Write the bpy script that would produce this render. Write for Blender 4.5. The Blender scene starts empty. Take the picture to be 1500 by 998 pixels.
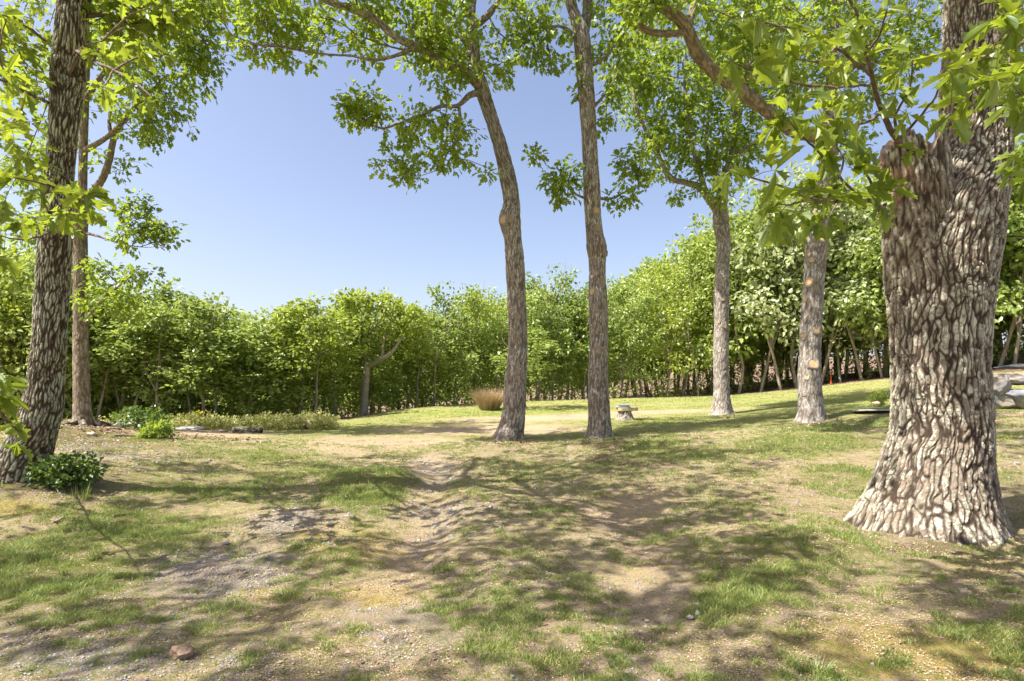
import bpy, math, random
import numpy as np
from mathutils import Vector
rng = np.random.default_rng(7)
random.seed(7)
sc = bpy.context.scene
COL = sc.collection

# ------------------------------------------------------------------ camera, sky, sun, exposure
F = 833.0; CAMZ = 1.6; HOR = 572.0
cam_d = bpy.data.cameras.new("camera"); cam = bpy.data.objects.new("camera", cam_d); COL.objects.link(cam)
cam_d.sensor_width = 36; cam_d.lens = 36 * F / 1500
cam_d.shift_y = (HOR - 499) / 1500.0
cam_d.clip_start = 0.05; cam_d.clip_end = 2000
cam.location = (0, 0, CAMZ); cam.rotation_euler = (math.radians(90), 0, 0)
sc.camera = cam
SUN_EL = math.radians(57); SUN_AZ = math.atan2(-0.93, -0.36)      # azimuth measured from +Y towards +X
w = bpy.data.worlds.new("World"); sc.world = w; w.use_nodes = True
nt = w.node_tree; bg = nt.nodes["Background"]
sky = nt.nodes.new("ShaderNodeTexSky"); sky.sky_type = 'NISHITA'; sky.sun_disc = False
sky.sun_elevation = SUN_EL; sky.sun_rotation = SUN_AZ; sky.air_density = 1.0; sky.dust_density = 2.4; sky.ozone_density = 1.0
tint = nt.nodes.new('ShaderNodeMix'); tint.data_type = 'RGBA'; tint.blend_type = 'MULTIPLY'; tint.inputs[0].default_value = 1; tint.inputs[7].default_value = (1.0, .89, .88, 1)
nt.links.new(sky.outputs[0], tint.inputs[6]); nt.links.new(tint.outputs[2], bg.inputs[0]); bg.inputs[1].default_value = 0.11
sd = bpy.data.lights.new("sun", 'SUN'); sd.energy = 5.0; sd.angle = math.radians(0.5); sd.color = (1.0, 0.94, 0.84)
sun = bpy.data.objects.new("sun", sd); COL.objects.link(sun)
S = Vector((math.sin(SUN_AZ) * math.cos(SUN_EL), math.cos(SUN_AZ) * math.cos(SUN_EL), math.sin(SUN_EL)))
sun.rotation_euler = (-S).to_track_quat('-Z', 'Y').to_euler()
sun.location = (-20, -10, 40)
vs = sc.view_settings; vs.view_transform = 'Standard'; vs.look = 'None'; vs.exposure = 1.30; vs.gamma = 1
sc.cycles.max_bounces = 8; sc.cycles.diffuse_bounces = 5; sc.cycles.glossy_bounces = 2
sc.cycles.transmission_bounces = 4; sc.cycles.use_denoising = True

# ------------------------------------------------------------------ helpers
def at(px, py, D):
    return np.array([(px - 750) / F * D, D, CAMZ - (py - HOR) / F * D])

def _h(ix, iy, iz, seed):
    with np.errstate(over='ignore'):
        h = (ix.astype(np.int64) * 374761393 + iy.astype(np.int64) * 668265263 + iz.astype(np.int64) * 2147483647 + seed * 974634777)
        h = (h ^ (h >> 13)) * 1274126177
        h = h ^ (h >> 16)
        h = (h * 2246822519) & 0xffffffff
        h = h ^ (h >> 15)
    return (h & 0xffffff) / float(0xffffff)

def vnoise(P, seed=0):
    P = np.asarray(P, float); i = np.floor(P).astype(np.int64); f = P - i; f = f * f * (3 - 2 * f)
    r = 0
    for dx in (0, 1):
        for dy in (0, 1):
            for dz in (0, 1):
                wt = (f[:, 0] if dx else 1 - f[:, 0]) * (f[:, 1] if dy else 1 - f[:, 1]) * (f[:, 2] if dz else 1 - f[:, 2])
                r = r + wt * _h(i[:, 0] + dx, i[:, 1] + dy, i[:, 2] + dz, seed)
    return r

def fbm(P, oct=4, seed=0):
    r = 0; a = .5; s = 0
    P = np.asarray(P, float)
    for o in range(oct):
        r = r + a * vnoise(P * 2 ** o + 17.3 * o, seed + o); s += a; a *= .5
    return r / s

def voro(P, seed=0):
    i = np.floor(P).astype(np.int64)
    f1 = np.full(len(P), 9.0); f2 = np.full(len(P), 9.0)
    for dx in (-1, 0, 1):
        for dy in (-1, 0, 1):
            for dz in (-1, 0, 1):
                c = i + np.array([dx, dy, dz])
                q = np.stack([c[:, k] + .5 + .8 * (_h(c[:, 0], c[:, 1], c[:, 2], seed + k * 7) - .5) for k in range(3)], 1)
                d = np.linalg.norm(q - P, axis=1)
                n = d < f1
                f2 = np.where(n, f1, np.minimum(f2, d)); f1 = np.where(n, d, f1)
    return f1, f2

def sstep(a, b, x):
    t = np.clip((x - a) / (b - a), 0, 1); return t * t * (3 - 2 * t)

class MB:
    """collects vertices and faces of several sizes and links them as one mesh object"""
    def __init__(s): s.V = []; s.F = []; s.n = 0; s.A = {}
    def add(s, V, Fs, attrs=None):
        V = np.asarray(V, float)
        for Fa in Fs:
            Fa = np.asarray(Fa, np.int64)
            if len(Fa): s.F.append(Fa + s.n)
        s.V.append(V); s.n += len(V)
        for k, a in (attrs or {}).items(): s.A.setdefault(k, []).append(a)
    def build(s, name, mat, parent=None, smooth=False, loc=None, link=True):
        V = np.concatenate(s.V) if s.V else np.zeros((0, 3))
        if loc is not None: V = V - np.asarray(loc)
        me = bpy.data.meshes.new(name)
        me.vertices.add(len(V)); me.vertices.foreach_set('co', V.astype(np.float32).ravel())
        lens = np.concatenate([np.full(len(f), f.shape[1]) for f in s.F])
        loops = np.concatenate([f.ravel() for f in s.F])
        me.loops.add(len(loops)); me.loops.foreach_set('vertex_index', loops.astype(np.int32))
        me.polygons.add(len(lens))
        st = np.concatenate([[0], np.cumsum(lens)[:-1]])
        me.polygons.foreach_set('loop_start', st.astype(np.int32))
        try: me.polygons.foreach_set('loop_total', lens.astype(np.int32))
        except Exception: pass
        me.polygons.foreach_set('use_smooth', np.full(len(lens), bool(smooth)))
        me.update(calc_edges=True)
        for k, a in s.A.items():
            a = np.concatenate(a)
            if a.ndim == 1:
                at_ = me.attributes.new(k, 'FLOAT', 'POINT'); at_.data.foreach_set('value', a.astype(np.float32))
            elif a.shape[1] == 3:
                at_ = me.attributes.new(k, 'FLOAT_VECTOR', 'POINT'); at_.data.foreach_set('vector', a.astype(np.float32).ravel())
            else:
                at_ = me.attributes.new(k, 'FLOAT_COLOR', 'POINT'); at_.data.foreach_set('color', a.astype(np.float32).ravel())
        me.materials.append(mat)
        if not link: return me
        o = bpy.data.objects.new(name, me); COL.objects.link(o)
        if parent is not None: o.parent = parent
        elif loc is not None: o.location = loc
        return o

def empty(name, loc):
    o = bpy.data.objects.new(name, None); COL.objects.link(o); o.location = loc; return o
def tag(o, label=None, cat=None, group=None, kind=None):
    if label: o['label'] = label
    if cat: o['category'] = cat
    if group: o['group'] = group
    if kind: o['kind'] = kind
    return o

# ------------------------------------------------------------------ materials
def new_mat(name):
    m = bpy.data.materials.new(name); m.use_nodes = True
    n = m.node_tree.nodes; n.clear(); return m, n, m.node_tree.links
def ramp(n, stops, interp='LINEAR'):
    r = n.new('ShaderNodeValToRGB'); e = r.color_ramp.elements; r.color_ramp.interpolation = interp
    while len(e) < len(stops): e.new(0.5)
    for k, (p, c) in enumerate(stops):
        e[k].position = p; e[k].color = (*c, 1) if len(c) == 3 else c
    return r
def mixc(n, l, fac, a, b):
    m = n.new('ShaderNodeMix'); m.data_type = 'RGBA'
    for sock, v in ((m.inputs[0], fac), (m.inputs[6], a), (m.inputs[7], b)):
        if hasattr(v, 'default_value') or hasattr(v, 'is_linked'): l.new(v, sock)
        elif isinstance(v, (int, float)): sock.default_value = v
        else: sock.default_value = (*v, 1)
    return m.outputs[2]
def math_(n, l, op, a, b=None, c=None, clamp=False):
    m = n.new('ShaderNodeMath'); m.operation = op; m.use_clamp = clamp
    for k, v in enumerate((a, b, c)):
        if v is None: continue
        if isinstance(v, (int, float)): m.inputs[k].default_value = v
        else: l.new(v, m.inputs[k])
    return m.outputs[0]
def noise(n, l, scale, vec=None, detail=4, rough=.55, dist=0):
    t = n.new('ShaderNodeTexNoise'); t.inputs['Scale'].default_value = scale; t.inputs['Detail'].default_value = detail
    t.inputs['Roughness'].default_value = rough; t.inputs['Distortion'].default_value = dist
    if vec is not None: l.new(vec, t.inputs['Vector'])
    return t.outputs[0]

def leaf_mat(name, dark, mid, light, trans, tw=.42, gloss=.05):
    m, n, l = new_mat(name)
    g = n.new('ShaderNodeNewGeometry'); oi = n.new('ShaderNodeObjectInfo')
    nz = noise(n, l, .55, g.outputs['Position'], 2)
    v = math_(n, l, 'ADD', math_(n, l, 'MULTIPLY', g.outputs['Random Per Island'], .62), math_(n, l, 'MULTIPLY', nz, .42))
    v = math_(n, l, 'ADD', v, math_(n, l, 'MULTIPLY_ADD', oi.outputs['Random'], .3, -.17))
    r = ramp(n, [(0.05, dark), (.5, mid), (.95, light)]); l.new(v, r.inputs[0])
    d = n.new('ShaderNodeBsdfDiffuse'); l.new(r.outputs[0], d.inputs[0])
    t = n.new('ShaderNodeBsdfTranslucent')
    l.new(mixc(n, l, .55, r.outputs[0], trans), t.inputs[0])
    mx = n.new('ShaderNodeMixShader'); mx.inputs[0].default_value = tw; l.new(d.outputs[0], mx.inputs[1]); l.new(t.outputs[0], mx.inputs[2])
    gl = n.new('ShaderNodeBsdfGlossy'); gl.inputs['Roughness'].default_value = .42; gl.inputs[0].default_value = (.9, .95, 1, 1)
    m2 = n.new('ShaderNodeMixShader'); m2.inputs[0].default_value = gloss; l.new(mx.outputs[0], m2.inputs[1]); l.new(gl.outputs[0], m2.inputs[2])
    o = n.new('ShaderNodeOutputMaterial'); l.new(m2.outputs[0], o.inputs[0]); return m

def bark_mat(name, crack=(.045, .03, .022), plate=(.30, .25, .20), alt=(.19, .145, .11), lichen=(.56, .57, .47), lich=.5, nscale=1.0):
    m, n, l = new_mat(name)
    a = n.new('ShaderNodeAttribute'); a.attribute_name = 'bk'
    c = n.new('ShaderNodeAttribute'); c.attribute_name = 'crack'
    vec = a.outputs['Vector']; ck = c.outputs['Fac']
    mp = n.new('ShaderNodeVectorMath'); mp.operation = 'MULTIPLY'; mp.inputs[1].default_value = (1, 1, .45); l.new(vec, mp.inputs[0])
    n1 = noise(n, l, 5 * nscale, mp.outputs[0], 4)
    mp2 = n.new('ShaderNodeVectorMath'); mp2.operation = 'MULTIPLY'; mp2.inputs[1].default_value = (1, 1, .22); l.new(vec, mp2.inputs[0])
    n2 = noise(n, l, 38 * nscale, mp2.outputs[0], 5, .7)
    n3 = noise(n, l, 1.3, vec, 4, .6); n4 = noise(n, l, 16 * nscale, vec, 4, .7, .6)
    col = mixc(n, l, n1, alt, plate)
    col = mixc(n, l, math_(n, l, 'MULTIPLY', n2, .6), col, alt)
    lm = math_(n, l, 'ADD', math_(n, l, 'MULTIPLY', n4, 1.15), math_(n, l, 'MULTIPLY', n3, .65))
    lr = ramp(n, [(1.06 - .30 * lich if False else min(.99, (1.12 - .35 * lich) / 1.0), (0, 0, 0)), (min(1.0, 1.17 - .35 * lich), (1, 1, 1))]); l.new(lm, lr.inputs[0])
    lmask = math_(n, l, 'MULTIPLY', lr.outputs[0], math_(n, l, 'MULTIPLY', ck, .95), clamp=True)
    col = mixc(n, l, lmask, col, lichen)
    col = mixc(n, l, math_(n, l, 'POWER', ck, .8), crack, col)
    b = n.new('ShaderNodeBsdfPrincipled'); l.new(col, b.inputs['Base Color']); b.inputs['Roughness'].default_value = .9
    b.inputs['Specular IOR Level'].default_value = .15
    hh = math_(n, l, 'ADD', math_(n, l, 'MULTIPLY', n2, .5), math_(n, l, 'MULTIPLY', lmask, .25))
    bp = n.new('ShaderNodeBump'); bp.inputs['Strength'].default_value = 1.0; bp.inputs['Distance'].default_value = .035; l.new(hh, bp.inputs['Height'])
    l.new(bp.outputs[0], b.inputs['Normal'])
    o = n.new('ShaderNodeOutputMaterial'); l.new(b.outputs[0], o.inputs[0]); return m

def simple_mat(name, c1, c2, scale=6, rough=.85, bump=.5, bd=.02, c3=None, stretch=(1, 1, 1), island=False):
    m, n, l = new_mat(name)
    tc = n.new('ShaderNodeTexCoord')
    mp = n.new('ShaderNodeVectorMath'); mp.operation = 'MULTIPLY'; mp.inputs[1].default_value = stretch; l.new(tc.outputs['Object'], mp.inputs[0])
    f = noise(n, l, scale, mp.outputs[0], 5, .6)
    r = ramp(n, [(.32, c1), (.68, c2)]); l.new(f, r.inputs[0]); col = r.outputs[0]
    if c3 is not None:
        f3 = noise(n, l, scale * .45, mp.outputs[0], 3); r3 = ramp(n, [(.52, (0, 0, 0)), (.62, (1, 1, 1))]); l.new(f3, r3.inputs[0])
        col = mixc(n, l, r3.outputs[0], col, c3)
    if island:
        g = n.new('ShaderNodeNewGeometry'); col = mixc(n, l, math_(n, l, 'POWER', g.outputs['Random Per Island'], 1.5), col, island)
    b = n.new('ShaderNodeBsdfPrincipled'); l.new(col, b.inputs['Base Color']); b.inputs['Roughness'].default_value = rough
    b.inputs['Specular IOR Level'].default_value = .25
    if bump:
        f2 = noise(n, l, scale * 3, mp.outputs[0], 6, .65)
        bp = n.new('ShaderNodeBump'); bp.inputs['Strength'].default_value = bump; bp.inputs['Distance'].default_value = bd; l.new(f2, bp.inputs['Height'])
        l.new(bp.outputs[0], b.inputs['Normal'])
    o = n.new('ShaderNodeOutputMaterial'); l.new(b.outputs[0], o.inputs[0]); return m

M = {}
M['leaf_near'] = leaf_mat('oak_leaf_near', (.07, .12, .012), (.17, .245, .025), (.30, .36, .045), (.48, .56, .04), .52, .03)
M['leaf'] = leaf_mat('oak_leaf', (.05, .09, .012), (.17, .26, .025), (.36, .44, .07), (.50, .62, .05), .52, .03)
M['leaf_wood'] = leaf_mat('woodland_leaf', (.08, .13, .025), (.23, .315, .06), (.46, .53, .17), (.47, .56, .10), .42, .035)
M['leaf_yel'] = leaf_mat('yellow_green_leaf', (.10, .15, .02), (.26, .34, .045), (.46, .52, .10), (.50, .58, .07), .45, .04)
M['leaf_pale'] = leaf_mat('pale_leaf', (.16, .21, .08), (.34, .40, .17), (.52, .56, .32), (.5, .56, .2), .42, .05)
M['leaf_shrub'] = leaf_mat('shrub_leaf', (.03, .07, .012), (.09, .17, .02), (.2, .3, .04), (.3, .42, .04), .35, .05)
M['leaf_cover'] = leaf_mat('ground_cover_leaf', (.18, .20, .05), (.36, .38, .12), (.56, .55, .24), (.5, .5, .14), .38, .03)
M['grass'] = leaf_mat('grass_blade', (.055, .10, .018), (.15, .22, .04), (.50, .50, .19), (.40, .48, .08), .36, .03)
M['straw'] = leaf_mat('dry_grass_blade', (.22, .13, .07), (.42, .29, .17), (.58, .44, .28), (.4, .3, .15), .25, .04)
M['flower'] = leaf_mat('yellow_flower', (.55, .5, .03), (.7, .62, .04), (.8, .7, .05), (.6, .6, .05), .2, .03)
M['bark_big'] = bark_mat('bark_big_oak', crack=(.05, .035, .026), plate=(.37, .31, .24), alt=(.24, .19, .145), lichen=(.50, .49, .39), lich=.76)
M['bark_left'] = bark_mat('bark_left_oak', crack=(.05, .032, .022), plate=(.30, .245, .185), alt=(.18, .13, .095), lichen=(.46, .48, .36), lich=1.0)
M['bark_grey'] = bark_mat('bark_grey_oak', crack=(.13, .10, .08), plate=(.46, .41, .345), alt=(.30, .26, .21), lichen=(.52, .5, .44), lich=.75)
M['bark_smooth'] = bark_mat('bark_smooth_oak', crack=(.15, .12, .10), plate=(.42, .38, .34), alt=(.30, .26, .22), lichen=(.5, .49, .45), lich=.8)
M['bark_tan'] = bark_mat('bark_tan_oak', crack=(.13, .10, .07), plate=(.36, .30, .22), alt=(.25, .20, .14), lichen=(.4, .38, .3), lich=.6)
M['bark_wood'] = simple_mat('bark_woodland', (.16, .125, .095), (.38, .33, .27), 5, .9, .4, stretch=(1, 1, .3))
M['twig'] = simple_mat('twig_bark', (.09, .06, .045), (.22, .17, .13), 9, .9, .4)
M['cut'] = simple_mat('sawn_wood', (.44, .27, .13), (.62, .44, .25), 20, .8, .4, .005)
M['rotten'] = simple_mat('broken_wood', (.14, .08, .05), (.46, .31, .20), 9, .9, .8, .03, stretch=(3, 3, .5), c3=(.34, .29, .24))
M['rock'] = simple_mat('grey_rock', (.20, .175, .15), (.38, .34, .29), 2.2, .88, .7, .05, c3=(.22, .22, .23))
M['rock_dark'] = simple_mat('blue_grey_rock', (.13, .14, .16), (.29, .29, .31), 2.6, .85, .7, .05, c3=(.30, .27, .22))
M['rock_brown'] = simple_mat('brown_stone', (.16, .10, .07), (.40, .29, .21), 16, .9, .9, .02)
M['rock_tan'] = simple_mat('tan_rock', (.34, .25, .17), (.52, .41, .30), 5, .85, .6, .03)
M['slate'] = simple_mat('flat_stone', (.22, .21, .20), (.38, .36, .33), 6, .8, .5, .02)
M['gravel'] = simple_mat('gravel_stone', (.12, .125, .14), (.26, .255, .26), 30, .75, 0, island=(.36, .32, .29))
M['chip'] = simple_mat('dead_leaf_bits', (.16, .095, .06), (.34, .22, .14), 18, .8, 0, island=(.62, .5, .36))
M['litter'] = simple_mat('fallen_leaves', (.13, .075, .05), (.28, .18, .12), 6, .8, 0, island=(.42, .30, .23))
M['deadwood'] = simple_mat('dead_wood', (.12, .09, .07), (.36, .31, .27), 12, .9, .5, .01)
M['blue'] = simple_mat('blue_plastic', (.10, .28, .70), (.14, .34, .78), 3, .35, 0)
M['orange'] = simple_mat('orange_plastic', (.75, .12, .04), (.8, .16, .05), 3, .4, 0)

# ------------------------------------------------------------------ terrain
_ctl = [(750, 998, 3.13), (0, 998, 3.13), (1500, 998, 3.1), (0, 775, 6.6), (30, 712, 8.0), (120, 624, 17.5), (470, 740, 7.9), (640, 680, 11.8),
        (748, 644, 16), (878, 641, 16.5), (1058, 608, 22), (1190, 618, 16.5), (1362, 800, 5.6), (1150, 720, 8.6), (300, 632, 19), (452, 627, 21),
        (500, 616, 24), (600, 598, 29), (700, 591, 32), (900, 584, 37), (1100, 577, 38), (1290, 557, 34), (1475, 599, 17), (1280, 601, 17),
        (913, 614, 21), (718, 601, 27), (1480, 655, 11), (1000, 640, 14.5), (300, 690, 10.5)]
_cp = [at(*c) for c in _ctl] + [np.array(p, float) for p in
       [(-40, 45, -3.2), (-16, 44, -1.6), (-8, 34, -.4), (0, 60, -.6), (15, 60, 1.2), (42, 45, 4.2), (-30, 22, -.8), (-16, 26, -.7), (-24, 31, -1.6), (-60, 20, -3), (30, 15, 2.2), (60, 30, 4.5),
        (-10, -12, 0), (10, -12, 0), (0, 100, -1), (60, 100, 4), (-60, 100, -5), (0, 0, 0), (22, 0, .5), (-20, 2, .2)]]
_cp = np.array(_cp)
def _tps(XY, Z, lam=.02):
    n = len(XY); d = np.linalg.norm(XY[:, None] - XY[None], axis=2)
    K = np.where(d > 0, d * d * np.log(np.maximum(d, 1e-9)), 0) + lam * np.eye(n) * 5
    P = np.c_[np.ones(n), XY]
    A = np.zeros((n + 3, n + 3)); A[:n, :n] = K; A[:n, n:] = P; A[n:, :n] = P.T
    return np.linalg.solve(A, np.r_[Z, 0, 0, 0])
_w = _tps(_cp[:, :2], _cp[:, 2])
BUMPS = []      # x, y, sx, sy, angle, height
def gz(x, y):
    x = np.atleast_1d(np.asarray(x, float)); y = np.atleast_1d(np.asarray(y, float))
    out = np.empty(len(x))
    for s in range(0, len(x), 20000):
        xx = x[s:s + 20000]; yy = y[s:s + 20000]
        d2 = (xx[:, None] - _cp[None, :, 0]) ** 2 + (yy[:, None] - _cp[None, :, 1]) ** 2
        K = .5 * d2 * np.log(np.maximum(d2, 1e-12))
        z = K @ _w[:len(_cp)] + _w[-3] + _w[-2] * xx + _w[-1] * yy
        r = np.hypot(xx, yy - 30); t = sstep(55, 120, r)
        z = np.clip(z, -6, 8) * (1 - t) + np.where(xx > -10, 8.5, -2.5) * t * sstep(-30, 0, np.abs(xx + 10)) 
        for (bx, by, sx, sy, an, h) in BUMPS:
            c, s_ = math.cos(an), math.sin(an); u = (xx - bx) * c + (yy - by) * s_; v = -(xx - bx) * s_ + (yy - by) * c
            z = z + h * np.exp(-(u / sx) ** 2 - (v / sy) ** 2)
        out[s:s + 20000] = z
    return out
def g1(x, y): return float(gz(x, y)[0])
def ground(px, py):
    """where the view ray through a pixel meets the terrain"""
    D = np.linspace(2.2, 60, 1200); x = (px - 750) / F * D; z = CAMZ - (py - HOR) / F * D
    g = gz(x, D); k = np.argmax(z < g) if (z < g).any() else len(D) - 1
    return np.array([x[k], D[k], g[k]])
def bump_px(px, py, sx, sy, h, an=0):
    p = ground(px, py); BUMPS.append((p[0], p[1], sx, sy, an, h))
_b = [(545, 705, .9, .8, .16, 0), (735, 655, 1.2, .8, .10, 0), (880, 652, 1.3, .8, .10, 0), (1120, 800, 1.0, .8, .10, 0), (430, 790, 1.2, .5, .06, .6),
      (636, 700, .38, 1.5, -.12, .05), (622, 760, .4, 1.2, -.12, .1), (600, 830, .4, .9, -.08, .2), (930, 760, .6, 1.8, -.09, -.1), (330, 800, .45, 2.2, -.10, -.9), (700, 740, .5, 1.2, .07, 0), (1350, 900, 1.2, .8, .06, 0), (120, 632, 1.6, 1.0, .12, 0),
      (960, 905, .4, .8, -.04, 0), (700, 900, .5, .5, .03, 0), (60, 700, 1.0, .8, .08, 0)]
for b in _b: bump_px(*b[:5], an=b[5])

def axis_grid(a, b, c0, c1, fine, grow, maxs):
    pts = list(np.arange(c0, c1 + fine / 2, fine))
    s = fine; v = pts[-1]
    while v < b: s = min(s * grow, maxs); v += s; pts.append(v)
    s = fine; v = pts[0]; lo = []
    while v > a: s = min(s * grow, maxs); v -= s; lo.append(v)
    return np.array(lo[::-1] + pts)
gx = axis_grid(-260, 260, -6.5, 6.5, .04, 1.035, 14)
gy = axis_grid(-40, 420, 2.6, 11.0, .04, 1.03, 14)
GX, GY = np.meshgrid(gx, gy); gxx = GX.ravel(); gyy = GY.ravel()
gzz = gz(gxx, gyy)
P3 = np.c_[gxx, gyy, np.zeros_like(gxx)]

def wmask(x, y, blobs):
    """union of soft ellipses given by image position and size, laid on the ground in metres"""
    m = np.zeros(len(x))
    for (px, py, rx, ry, s) in blobs:
        p = ground(px, py); q = ground(px, py + ry); q2 = ground(px, max(py - ry, 590))
        ly = float(np.clip(.5 * abs(q2[1] - q[1]), .12, min(1.6 * ry * p[1] ** 2 / (F * 1.6), .22 * p[1]) + .12)); lx = rx / F * p[1]
        ux = p[0] / p[1]
        dx = (x - p[0]) - ux * (y - p[1]); dy = y - p[1]
        m = np.maximum(m, s * np.clip(1.5 - np.sqrt((dx / lx) ** 2 + (dy / ly) ** 2), 0, 1))
    return m
GRASS = [(80, 840, 150, 70, 1), (200, 770, 140, 40, 1), (60, 900, 70, 18, .7), (300, 700, 170, 38, .95), (420, 675, 150, 25, .9), (545, 700, 85, 42, 1.2), (330, 655, 230, 14, .7),
         (650, 832, 28, 14, .9), (780, 790, 60, 22, .5), (760, 700, 90, 28, .6), (700, 680, 70, 18, .55), (870, 730, 60, 18, .55), (790, 745, 70, 20, .5), (1090, 860, 130, 60, .95), (1180, 800, 130, 45, .85),
         (1020, 820, 60, 30, .8), (1230, 700, 90, 28, .8), (1090, 690, 70, 16, .7), (1010, 665, 120, 16, .85), (1180, 650, 140, 20, .95), (960, 650, 60, 16, .9), (1280, 880, 120, 26, .6), (1200, 985, 130, 30, .7),
         (880, 900, 80, 22, .45), (890, 960, 70, 26, .45), (1450, 900, 80, 26, .5), (1480, 640, 60, 6, 1), (1460, 700, 60, 22, .7), (500, 780, 60, 20, .5), (420, 830, 40, 18, .4), (530, 870, 120, 28, .45), (820, 800, 60, 14, .45), (1080, 740, 70, 16, .45),
         (840, 620, 340, 9, 1), (560, 640, 90, 10, .8), (750, 605, 330, 8, 1), (1100, 596, 330, 12, 1), (1250, 575, 140, 14, 1), (960, 588, 260, 8, 1), (1240, 625, 140, 10, .9), (1300, 640, 100, 8, .8), (640, 655, 60, 9, .5)]
MOSS = [(1300, 960, 160, 60, .9), (1180, 940, 80, 40, .7), (700, 900, 100, 40, .5), (800, 960, 120, 40, .5), (560, 940, 120, 40, .55), (640, 870, 60, 20, .4), (200, 800, 120, 30, .4), (360, 740, 80, 16, .5), (600, 720, 60, 14, .4), (1000, 770, 80, 20, .5), (820, 760, 90, 20, .5), (1150, 690, 80, 12, .5), (1400, 960, 150, 50, 1), (1250, 930, 110, 40, .8), (500, 790, 100, 42, .8), (540, 870, 120, 20, .7), (560, 885, 40, 10, .9), (430, 900, 100, 30, .6), (1440, 830, 70, 30, .7), (30, 745, 60, 16, 1), (1190, 634, 60, 8, .9), (1130, 870, 80, 30, .6),
        (500, 950, 60, 30, .6), (1340, 860, 80, 20, .5), (1010, 700, 40, 8, .5), (790, 868, 80, 12, .5), (400, 870, 80, 20, .7)]
GRAVEL = [(300, 835, 150, 50, .9), (120, 960, 150, 36, .9), (440, 770, 80, 26, .8), (600, 930, 130, 50, .75), (460, 900, 120, 40, .55), (650, 760, 90, 40, .5), (640, 700, 40, 24, .5), (960, 890, 60, 40, .5), (800, 850, 130, 36, .5), (930, 950, 60, 40, .5), (250, 915, 120, 26, .6), (1250, 640, 40, 4, .5), (150, 660, 100, 14, .6), (380, 975, 90, 26, .7)]
LITTER = [(1360, 806, 130, 12, .8), (748, 648, 34, 6, .9), (880, 646, 36, 6, .9), (1190, 622, 34, 4, .8), (1058, 612, 26, 3, .8), (40, 716, 70, 12, .8), (905, 670, 55, 26, .9), (960, 700, 60, 20, .5), (1280, 745, 80, 14, .3), (1090, 700, 90, 16, .4), (980, 745, 70, 16, .3), (120, 690, 90, 16, .8), (120, 634, 90, 12, 1), (220, 650, 90, 12, .7), (760, 655, 80, 8, .6), (300, 642, 90, 5, .6), (1200, 660, 70, 9, .3)]
DRY = [(720, 628, 130, 7, 1), (960, 604, 130, 3, .9), (560, 645, 90, 8, .7), (800, 613, 120, 5, 1), (300, 690, 120, 24, .35), (1000, 603, 120, 3, .8), (480, 665, 60, 14, .4)]
BARE = [(640, 690, 34, 22, 1), (625, 740, 40, 30, 1), (600, 800, 50, 34, .8), (560, 880, 60, 40, .7), (920, 750, 70, 40, .7), (950, 850, 60, 50, .8), (440, 770, 70, 22, .7), (330, 830, 90, 30, .7)]
def all_masks(x, y):
    g = wmask(x, y, GRASS); m = wmask(x, y, MOSS); v = wmask(x, y, GRAVEL); li = wmask(x, y, LITTER); dr = wmask(x, y, DRY)
    # the woodland floor beyond the lawn
    ex = np.array([-60, -24, -16, -9.5, -7.0, -5.2, -1.9, 6.7, 16, 22, 26, 60]); ey = np.array([17.5, 19, 20.0, 21.5, 24.5, 29, 32.5, 37.5, 38.5, 34.5, 29, 26])
    edge = np.interp(x, ex, ey)
    wd = sstep(-.3, .9, y - edge)
    out = sstep(14, 18, np.abs(x) - y * .95) * (y < 40)
    lawn = sstep(13.5, 17, y) * sstep(-6, -2, x - (-.42 * (y - 8))) * .8
    g = np.maximum(g, lawn * (1 - .75 * dr)); pth = wmask(x, y, BARE); g = np.maximum(g, .52 * (y > 2.4) * (y < 15)); g = g * (1 - .8 * pth); m = np.maximum(m, .40 * (y < 11))
    g = np.maximum(g, .5 * (y < 2.0) + .5 * out); g = g * (1 - wd) * (1 - .8 * dr)
    li = np.maximum(li * (1 - wd), wd)
    return g, m * (1 - wd), v * (1 - wd), li
mk = all_masks(gxx, gyy)
nearw = sstep(26, 8, np.hypot(gxx, gyy))
hn = (fbm(P3 * 2.2, 4, 5) - .5) * .10 + (fbm(P3 * 9, 3, 9) - .5) * .032
hn += np.clip(mk[0], 0, 1) * (fbm(P3 * 14, 3, 19) - .4) * .035
gzz2 = gzz + hn * (.25 + .75 * nearw)
def gz2(x, y):
    P = np.c_[x, y, np.zeros_like(x)]; n = sstep(26, 8, np.hypot(x, y))
    return gz(x, y) + ((fbm(P * 2.2, 4, 5) - .5) * .10 + (fbm(P * 9, 3, 9) - .5) * .032) * (.25 + .75 * n)

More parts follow.
